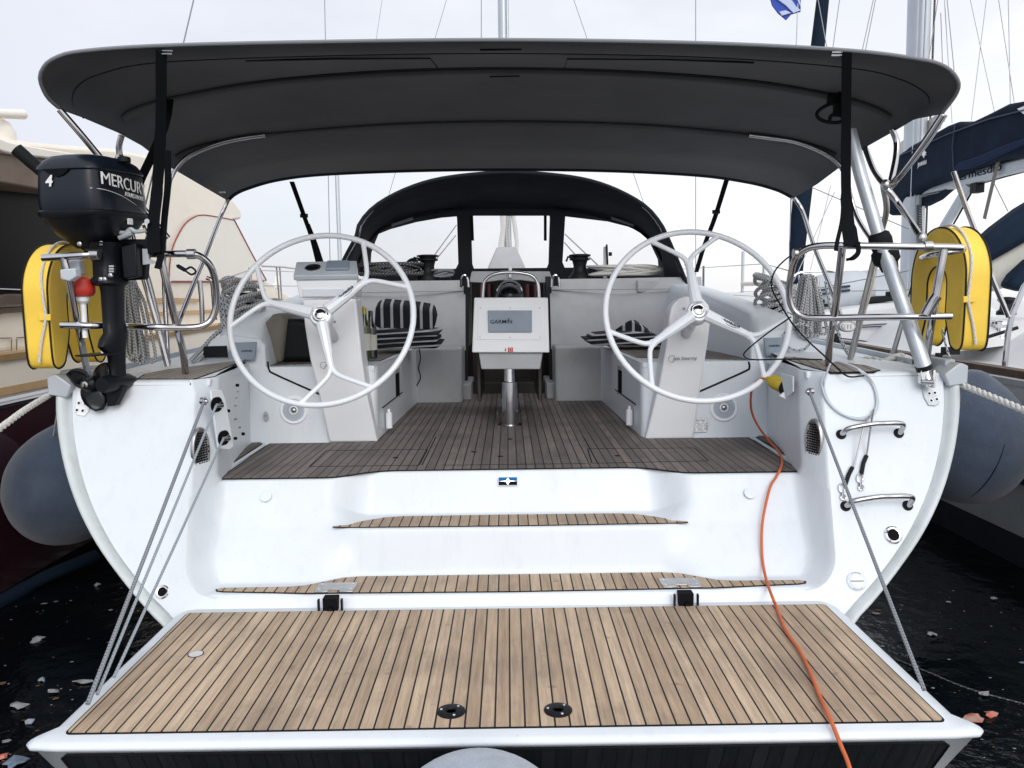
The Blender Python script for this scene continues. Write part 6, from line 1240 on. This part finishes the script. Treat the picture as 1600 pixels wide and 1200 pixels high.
obj('gold_stripe', MB().grid([[V((XH-.022, y, z+.02)), V((XH-.032, y, z+.065))] for y, z in sheer]), 'gold', my)
obj('cap_rail', MB().grid([[V((XH-.05, y, z+.215)), V((XH-.045, y, z+.255)), V((XH-.13, y, z+.262))] for y, z in sheer]), 'gold', my)
XC = -3.35
side = [(-420, 150), (-200, 185), (0, 216), (100, 227), (175, 232), (232, 243), (275, 260), (320, 280), (348, 298), (366, 314), (376, 328), (379, 337), (376, 343), (366, 344), (415, 438), (452, 462), (500, 466), (548, 476), (548, 492), (480, 505), (300, 530), (100, 545), (0, 550), (-420, 640)]
obj('superstructure', MB().prism([PX(a, b, XC) for a, b in side], (-3.9, 0, 0)), 'cream', my, bevel=.03)
wnd = [(-420, 150), (-420, 462), (0, 458), (150, 452), (152, 330), (60, 305), (0, 280)]
wnd = [(-400, 215), (-400, 520), (0, 459), (148, 461), (150, 312), (60, 296), (0, 284)]
obj('saloon_window', MB().prism([PX(a, b, XC+.01) for a, b in wnd], (.012, 0, 0)), 'saloon_glass', my)
obj('window_rail', MB().tube([PX(-200, 448, XC+.06), PX(0, 452, XC+.06), PX(150, 458, XC+.06)], .009, 8), 'steel', my)
obj('wood_rail', MB().prism([PX(a, b, XC+.02) for a, b in ((-400, 527), (0, 459), (150, 462), (150, 470), (0, 476), (-400, 560))], (.06, 0, 0)), 'wood_dark', my, bevel=.01)
obj('wood_rail', MB().prism([PX(a, b, XC+.02) for a, b in ((-400, 563), (0, 480), (150, 473), (150, 480), (0, 490), (-400, 585))], (.03, 0, 0)), 'wood_dark', my, bevel=.006)
for px in (18, 26): obj('locker_joint', MB().tube([PX(px, 530, XC+.012), PX(px, 548, XC+.012)], .004, 5), 'soffit', my)
obj('locker_joint', MB().tube([PX(-60, 530, XC+.012), PX(18, 528, XC+.012)], .004, 5).tube([PX(26, 528, XC+.012), PX(100, 522, XC+.012)], .004, 5), 'soffit', my)
obj('roof_overhang', MB().prism([PX(a, b, XC+.01) for a, b in ((-420, 130), (0, 244), (70, 258), (150, 283), (150, 310), (60, 304), (0, 298), (-420, 230))], (.30, 0, 0)), 'soffit', my, bevel=.01)
obj('roof_overhang', MB().prism([PX(a, b, XC+.30) for a, b in ((-420, 60), (0, 222), (60, 233), (140, 246), (140, 256), (60, 247), (0, 240), (-420, 110))], (.06, 0, 0)), 'cream_light', my, bevel=.01)
obj('gold_band', MB().prism([PX(a, b, XC+.01) for a, b in ((230, 467), (262, 465), (310, 467), (310, 472), (262, 474), (232, 474))], (.02, 0, 0)), 'gold', my)
obj('gold_band', MB().prism([PX(a, b, XC+.01) for a, b in ((230, 488), (330, 484), (420, 480), (420, 483), (330, 489), (230, 494))], (.02, 0, 0)), 'gold', my)
cv = obj('windscreen_cover', MB().prism([PX(a, b, XC+.006) for a, b in ((264, 440), (265, 415), (269, 390), (277, 370), (289, 350), (302, 340), (316, 336), (340, 339), (366, 344), (414, 437), (340, 439))], (.015, 0, 0)), 'cream_light', my)
obj('cover_piping', MB().tube(spline([PX(a, b, XC+.022) for a, b in ((264, 440), (265, 415), (269, 390), (277, 370), (289, 350), (302, 340), (316, 336), (340, 339), (366, 344))], 3), .007, 6).tube([PX(a, b, XC+.022) for a, b in ((366, 344), (390, 390), (416, 438), (410, 440), (268, 440))], .010, 6), 'piping_red', cv)
obj('bow_rail', MB().tube([PX(a, b, XC) for a, b in ((410, 416), (440, 417), (470, 421), (520, 423))], .016, 8).tube([PX(432, 417, XC), PX(436, 470, XC)], .014, 8).tube([PX(437, 417, XC), PX(440, 470, XC)], .014, 8).tube([PX(410, 446, XC), PX(520, 448, XC)], .008, 6), 'steel', my)
obj('anchor_winch', MB().tube([PX(434, 432, XC-.3), PX(434, 470, XC-.3)], .05, 8).tube([PX(431, 445, XC-.2), PX(440, 470, XC-.2)], .05, 8), 'cream_light', my)
obj('bow_rope', MB().tube([PX(380+10*k, 468+k*.4+1.5*math.sin(k*2.1), XC+.02) for k in range(17)], .03, 6), 'beige_cloth', my)
# roof equipment top left
rd = thing('search_light', 'cream horn and dome lamp on the flybridge at the left picture edge', 'lamp', loc=PX(10, 225, -3.5))
obj('horn', MB().tube([PX(-40, 176, -3.4), PX(36, 179, -3.4)], [.026, .034], 16).lathe([(.02, 0), (.02, .02)], PX(2, 186, -3.4), seg=8), 'cream_light', rd, bevel=0)
obj('dome', MB().lathe([(.11, -.12), (.125, -.05), (.12, .03), (.09, .09), (.04, .12), (.001, .125)], PX(-6, 212, -3.5), seg=24), 'cream_light', rd)
# ============================================================ SAILING YACHT ON THE RIGHT
ry = thing('sailing_yacht', 'white sailing yacht with navy boom cover moored close along the right side', 'sailboat', loc=(5, 9, 0))
def part(name, mb, m, **k): return obj(name, mb, m, ry, **k)
XR = 3.05
part('hull', MB().grid([[V((XR+.35*(1-k/7)**2+(max(0, y-12)*.25), y, lerp(-.5, zt, k/7))) for k in range(8)] for y, zt in ((2.2, 1.20), (4, 1.21), (6, 1.23), (8, 1.27), (10, 1.33), (12, 1.42), (15, 1.6), (18, 1.8))]).prism([V((XR+.35, 2.2, -.5)), V((XR, 2.2, 1.2)), V((7.0, 2.2, 1.2)), V((6.6, 2.2, -.5))], (0, .02, 0)), 'hull_grey', ang=60)
part('bottom_paint', MB().grid([[V((XR+.35*(1-q)**2-.006+(max(0, y-12)*.25), y, lerp(-.5, 1.23, q))) for q in (.0, .2, .42)] for y in (2.2, 6, 10, 14, 18)]), 'antifoul')
part('hull_stripe', MB().grid([[V((XR+.35*(1-q)**2-.005, y, lerp(-.5, 1.23, q))) for q in (.62, .645)] for y in (2.2, 6, 10)]), 'stripe_navy')
tr_ = [(2.2, 1.205), (4, 1.215), (6, 1.235), (8, 1.275), (10, 1.335)]
part('toe_rail', MB().grid([[V((XR-.01, y, z)), V((XR-.01, y, z+.045)), V((XR+.05, y, z+.05)), V((XR+.05, y, z))] for y, z in tr_]), 'wood_dark')
part('deck', MB().grid([[V((XR+.02, y, z+.01)), V((XR+.35, y, z+.02)), V((XR+.48, y, z+.16)), V((XR+.60, y, z+.22)), V((XR+.9, y, z+.24)), V((7, y, z+.24))] for y, z in tr_+[(14, 1.55)]]), 'far_white', ang=50)
part('toe_rail_moulding', MB().grid([[V((XR-.004, y, z-.05)), V((XR-.02, y, z-.01)), V((XR, y, z+.002))] for y, z in tr_]), 'far_white')
# coaming and winches near the edge of the picture
part('coaming', MB().grid([[PY(a, b, 5.6) for a, b in ((1440, 556), (1470, 552), (1530, 545), (1610, 535), (1700, 525))], [PY(a, b, 5.7) for a, b in ((1440, 530), (1478, 532), (1520, 516), (1560, 508), (1700, 500))], [PY(a, b, 6.2) for a, b in ((1440, 525), (1490, 522), (1530, 506), (1570, 498), (1700, 490))]]), 'far_white', ang=50)
for px, py, s in ((1562, 532, .9), (1572, 492, .8)):
    p = PY(px, py, 5.7); part('winch', MB().lathe([(.08*s, 0), (.078*s, .03*s), (.055*s, .05*s), (.05*s, .10*s), (.075*s, .13*s), (.072*s, .15*s), (.02*s, .16*s)], p, seg=20), 'black' if py < 500 else 'chrome')
part('genoa_car', MB().tube([PY(1472, 553, 5.4), PY(1500, 540, 5.4), PY(1545, 526, 5.4), PY(1590, 512, 5.4)], .012, 8).box(PY(1485, 548, 5.4), (.10, .06, .05)).box(PY(1467, 555, 5.4), (.03, .04, .03)), 'black')
# coachroof, tender and forward deck
part('coachroof', MB().prism([PY(a, b, 7.6) for a, b in ((1226, 502), (1262, 492), (1300, 486), (1340, 480), (1372, 476), (1440, 470), (1500, 470), (1560, 480), (1560, 570), (1226, 570))], (.3, 3.5, 0)), 'far_white', bevel=.05, seg=3)
for a in (((1230, 515), (1440, 503)), ((1330, 512), (1470, 506)), ((1300, 527), (1375, 536)), ((1310, 548), (1365, 558))):
    part('deck_seam', MB().tube([PY(*a[0], 7.57), PY(*a[1], 7.57)], .006, 6), 'stripe_navy')
part('handrail', MB().tube(spline([PY(a, b, 7.5) for a, b in ((1230, 520), (1265, 528), (1300, 534), (1360, 543), (1440, 549), (1500, 550))], 5), .010, 6), 'teal')
part('deck_tube', MB().tube([PY(1305, 537, 7.4), PY(1366, 551, 7.4)], .02, 8).lathe([(.055, 0), (.05, .1)], PY(1304, 538, 7.4), seg=14), 'black')
tn = thing('inflatable_tender', 'pale grey inflatable tender with two navy stripes lying on the right yacht deck', 'dinghy', loc=PY(1320, 485, 8.2))
obj('tender_tube', MB().tube(spline([PY(a, b, 8.2) for a, b in ((1215, 478), (1240, 470), (1275, 462), (1310, 456), (1340, 455))], 5), [.10]*3+[.13]*4+[.17]*4+[.20]*6+[.21]*4, 18), 'dinghy', tn)
obj('tender_end', MB().lathe([(.21, -.02), (.20, .05), (.15, .11), (.08, .15), (.001, .16)], PY(1340, 455, 8.2), PY(1400, 453, 8.2)-PY(1340, 455, 8.2), 20), 'dinghy', tn)
for dy in (-5, 1.5): obj('tender_stripe', MB().tube(spline([PY(a, b+dy, 7.985) for a, b in ((1256, 464), (1285, 458), (1308, 454), (1328, 452))], 5), .012, 6), 'stripe_navy', tn)
part('white_cover', MB().prism([PY(a, b, 9.0) for a, b in ((1338, 470), (1340, 440), (1352, 428), (1378, 420), (1400, 424), (1410, 470))], (.1, .9, 0)), 'dinghy', bevel=.06, seg=3)
part('folded_gear', MB().prism([PY(a, b, 7.9) for a, b in ((1352, 474), (1362, 464), (1384, 462), (1400, 466), (1402, 470))], (0, .4, 0)), 'black', bevel=.01)
for a, b, w in ((1393, 461, .09), (1284, 471, .05), (1291, 477, .04)): part('deck_block', MB().box(PY(a, b, 8), (w, w, w*.8)), 'black', bevel=.01)
part('pulpit', MB().tube(spline([PY(a, b, 9.5) for a, b in ((1232, 440), (1250, 426), (1290, 424), (1310, 428), (1320, 426))], 5), .015, 8).tube([PY(1267, 428, 9.5), PY(1262, 490, 9.5)], .015, 8).tube([PY(1248, 430, 9.5), PY(1256, 490, 9.5)], .012, 8), 'steel')
# mast, boom, cover
X5 = 5.0
part('mast', MB().prism([V((p.x, p.y, p.z)) for p in [PY(1422, 500, 9.9)+V((math.cos(a)*.115, math.sin(a)*.17, 0)) for a in [2*math.pi*k/20 for k in range(20)]]], PY(1446, -60, 9.9)-PY(1432, 500, 9.9)+V((.02, 0, 0))), 'mast_metal', ang=60)
b0, b1 = PY(1422, 500, 9.72), PY(1444, -60, 9.72)
for k in (-.05, .0, .045): part('mast_groove', MB().tube([b0+V((k, 0, 0)), b1+V((k, 0, 0))], .008, 5), 'casting')
part('halyards', MB().tube([PY(1442, 500, 9.8), PY(1462, -40, 9.8)], .012, 6).tube([PY(1438, 420, 9.7), PY(1436, 320, 9.7)], .03, 6), 'rope_dark')
bm_ = [(1418, 318), (1432, 290), (1498, 272), (1600, 244), (1760, 200), (1760, 222), (1600, 266), (1500, 291), (1436, 305)]
part('boom', MB().prism([PX(a, b, X5-.06) for a, b in bm_], (.14, 0, 0)), 'mast_metal', bevel=.03, seg=3)
o1, o2 = PX(1490, 284.5, X5-.066), PX(1598, 257, X5-.066)
text('boom_name', 'hermesdio', 'ink', o1, (o2-o1), (0, 0, 1), .115, ry, sx_=1.75, bold=.004)
cov = [(1388, 338), (1382, 318), (1390, 280), (1397, 252), (1404, 240), (1420, 228), (1450, 212), (1478, 196), (1494, 190), (1512, 192), (1545, 176), (1572, 162), (1600, 157), (1760, 120), (1760, 205), (1600, 243), (1560, 250), (1520, 262), (1490, 276), (1440, 294), (1414, 310), (1400, 332)]
bc_ = obj('boom_cover', MB().prism([PX(a, b, X5-.17) for a, b in cov], (.36, 0, 0)), 'navy', ry, bevel=.05, seg=4)
obj('cover_fold', MB().prism([PX(a, b, X5-.20) for a, b in ((1489, 264), (1497, 254), (1530, 243), (1570, 226), (1610, 212), (1660, 200), (1660, 208), (1600, 226), (1555, 245), (1516, 262), (1490, 268))], (.05, 0, 0)), 'navy_light', bc_, bevel=.012)
obj('cover_seam', MB().tube([PX(a, b, X5-.185) for a, b in ((1404, 244), (1480, 210), (1545, 186), (1600, 172), (1700, 150))], .008, 5).tube([PX(a, b, X5-.185) for a, b in ((1492, 194), (1488, 230), (1490, 268))], .006, 5), 'stripe_navy', bc_)
o1, o2 = PX(1434, 261, X5-.185), PX(1455, 253, X5-.185)
text('cover_name', 'JEANNEAU', 'white', o1, (o2-o1), (0, 0, 1), .065, bc_, sx_=.62, bold=.01)
obj('cover_emblem', MB().prism([PX(a, b, X5-.176) for a, b in ((1444, 247), (1442, 243), (1440.5, 243), (1442, 240), (1441, 238), (1444, 237), (1444.5, 234), (1446, 237), (1448, 238), (1446, 240.5), (1448, 242), (1445, 243))], (-.006, 0, 0)), 'white', bc_)
obj('cover_emblem', MB().prism([PX(a, b, X5-.176) for a, b in ((1590, 170), (1600, 166), (1625, 160), (1625, 166), (1600, 172), (1608, 178), (1600, 178))], (-.006, 0, 0)), 'white', bc_)
part('luff_cloth', MB().prism([PX(a, b, X5+.05) for a, b in ((1395, 250), (1404, 225), (1440, 195), (1462, 180), (1465, 165), (1470, 178), (1468, 200), (1440, 218))], (.02, 0, 0)), 'sail')
part('mainsheet_strap', MB().strap([PX(1560, 250, X5-.1), PX(1548, 300, X5-.1), PX(1538, 342, X5-.1)], .06, (0, 1, 0)), 'beige_cloth')
part('blocks', MB().box(PX(1527, 291, X5), (.09, .12, .14)).tube([PX(1600, 268, X5), PX(1530, 288, X5)], .008, 5).tube([PX(1523, 292, X5), PX(1490, 350, X5)], .012, 5), 'black', bevel=.01)
part('rigid_vang', MB().tube([PX(1516, 288, X5), PX(1478, 350, X5), PX(1455, 395, X5)], .055, 10), 'mast_metal')
part('cover_tail', MB().prism([PX(a, b, X5-.05) for a, b in ((1440, 308), (1462, 303), (1478, 296), (1460, 312), (1440, 322))], (.1, 0, 0)), 'navy')
part('furled_genoa', MB().prism([PY(a, b, 6.2) for a, b in ((1700, 262), (1600, 322), (1560, 352), (1538, 372), (1530, 395), (1545, 412), (1575, 395), (1640, 358), (1700, 330))], (.05, .25, 0)), 'navy', bevel=.05, seg=3)
part('sail_cloth', MB().prism([PY(a, b, 6.3) for a, b in ((1545, 408), (1575, 392), (1640, 356), (1700, 332), (1700, 400), (1600, 425), (1570, 450), (1552, 458), (1545, 440))], (.05, .2, 0)), 'sail', bevel=.04, seg=3)
part('furled_genoa', MB().prism([PY(a, b, 6.0) for a, b in ((1572, 448), (1585, 428), (1610, 405), (1660, 380), (1660, 440), (1600, 455))], (.05, .2, 0)), 'navy', bevel=.04)
part('stern_rail', MB().tube([PY(1490, 268, 5.3), PY(1508, 320, 5.3), PY(1530, 378, 5.3), PY(1552, 440, 5.3), PY(1576, 495, 5.3)], .0165, 10).tube([PY(1640, 400, 5.3), PY(1600, 448, 5.3), PY(1582, 490, 5.3), PY(1575, 520, 5.3), PY(1569, 580, 5.3)], .018, 10), 'steel')
for a, b in (((1273, -30), (1294, 85)), ((1316, -30), (1300, 85)), ((1374, -30), (1351, 85)), ((1371, -30), (1346, 85)), ((1470, -30), (1451, 95)), ((1474, -30), (1488, 192)), ((1477, -30), (1491, 110)), ((1510, -30), (1555, 178)), ((1545, -30), (1518, 188)), ((1556, -30), (1585, 160)), ((1575, -30), (1579, 165)), ((1470, 20), (1476, 190)), ((1545, 270), (1575, 330)), ((1304, 300), (1240, 440)), ((1298, 290), (1262, 440))):
    part('rigging_wire', MB().tube([PY(*a, 10), PY(*b, 9.6)], .0055, 5), 'wire')
for a, b in (((1470, 440), (1600, 434)), ((1240, 458), (1420, 423)), ((1262, 290), (1420, 358)), ((1440, 505), (1600, 500)), ((1330, 455), (1440, 452))):
    part('guard_wire', MB().tube([PY(*a, 7.5), PY(*b, 6.6)], .004, 5), 'wire')
# ============================================================ FARTHER BOATS
def far_yacht(px, Y, L_, w, label, mast=None, m='far_white', sail=None, h=1.3):
    c = PY(px, 467, Y); t = thing('moored_yacht', label, 'sailboat', 'yachts moored farther down the harbour', loc=(c.x, Y, 0))
    def sec(y, ww, zt): return [V((c.x-ww, y, zt)), V((c.x-ww*.9, y, zt*.5)), V((c.x-ww*.5, y, -.1)), V((c.x+ww*.5, y, -.1)), V((c.x+ww*.9, y, zt*.5)), V((c.x+ww, y, zt))]
    S_ = [sec(Y, w*.8, h), sec(Y+L_*.3, w, h), sec(Y+L_*.7, w*.75, h+.15), sec(Y+L_, .05, h+.35)]
    mb = MB().grid(S_); mb.prism(S_[0], (0, .02, 0)); obj('hull', mb, m, t)
    obj('deck', MB().grid([[s[0], (s[0]+s[-1])/2+V((0, 0, .06)), s[-1]] for s in S_]), m, t)
    obj('coachroof', MB().b2(c.x-w*.6, c.x+w*.6, Y+L_*.25, Y+L_*.7, h, h+.42), m, t, bevel=.12)
    obj('cabin_window', MB().b2(c.x-w*.45, c.x+w*.45, Y+L_*.25-.01, Y+L_*.25+.02, h+.16, h+.30), 'black_gloss', t)
    for sx in (-1, 1):
        mb = MB()
        for yy in (0, .3, .6): mb.tube([V((c.x+sx*w*.85, Y+L_*yy, h)), V((c.x+sx*w*.85, Y+L_*yy, h+.6))], .015, 6)
        mb.tube([V((c.x+sx*w*.85, Y, h+.6)), V((c.x+sx*w*.85, Y+L_*.6, h+.6))], .01, 5); obj('guard_rail', mb, 'wire', t)
    if mast: obj('mast', MB().tube([V((c.x, Y+L_*.45, h)), V((c.x, Y+L_*.45, mast))], .085, 10), 'mast_metal', t); obj('boom', MB().tube([V((c.x, Y+L_*.45, h+1.1)), V((c.x, Y+.4, h+1.05))], .12, 10), 'navy' if sail else 'far_pale', t)
    return t
far_yacht(498, 30, 9, 1.5, 'small pale yacht far off between the cream motor yacht bow and the left helm console', 9)
far_yacht(1175, 26, 10, 1.6, 'distant white yacht beyond the right wheel, between wheel rim and rail', None)
far_yacht(1205, 40, 11, 1.8, 'most distant white yacht, seen just left of the right stern rail', 4.2)
fs_ = single('furled_sail', MB().tube([PY(1241, 470, 15), PY(1246, 380, 15), PY(1255, 290, 15), PY(1279, 60, 15), PY(1292, -60, 15)], [.10, .15, .17, .12, .10], 12), 'navy', 'tall navy furled headsail rising behind the right corner of the bimini', 'furled sail')
wire('topmast_wire', (1236, 300), (1232, 470), 15, 15, .012, 'wire', fs_)
# Greek flag
fl = thing('flag', 'blue and white striped flag hanging at the top edge right of the mast', 'flag', loc=PY(1244, 75, 9))
def fq(px, m, dy=0): return obj('flag_cloth', MB().prism([PY(a, b, 9+dy) for a, b in px], (0, .02, 0)), m, fl)
fq([(1196, -30), (1252, -30), (1251, 18), (1237, 22), (1229, 31), (1216, 20), (1207, 8)], 'flag_blue')
fq([(1203, -30), (1222, -30), (1237, 0), (1244, 10), (1251, 16), (1240, 20), (1228, 8), (1210, -5)], 'flag_white', -.02); fq([(1218, 18), (1228, 16), (1236, 20), (1222, 24)], 'flag_white', -.02); fq([(1232, -30), (1240, -30), (1251, 5), (1251, 10)], 'flag_white', -.02)
obj('flag_halyard', MB().tube([PY(1248, -30, 9), PY(1244, 80, 9)], .006, 5), 'wire', fl)
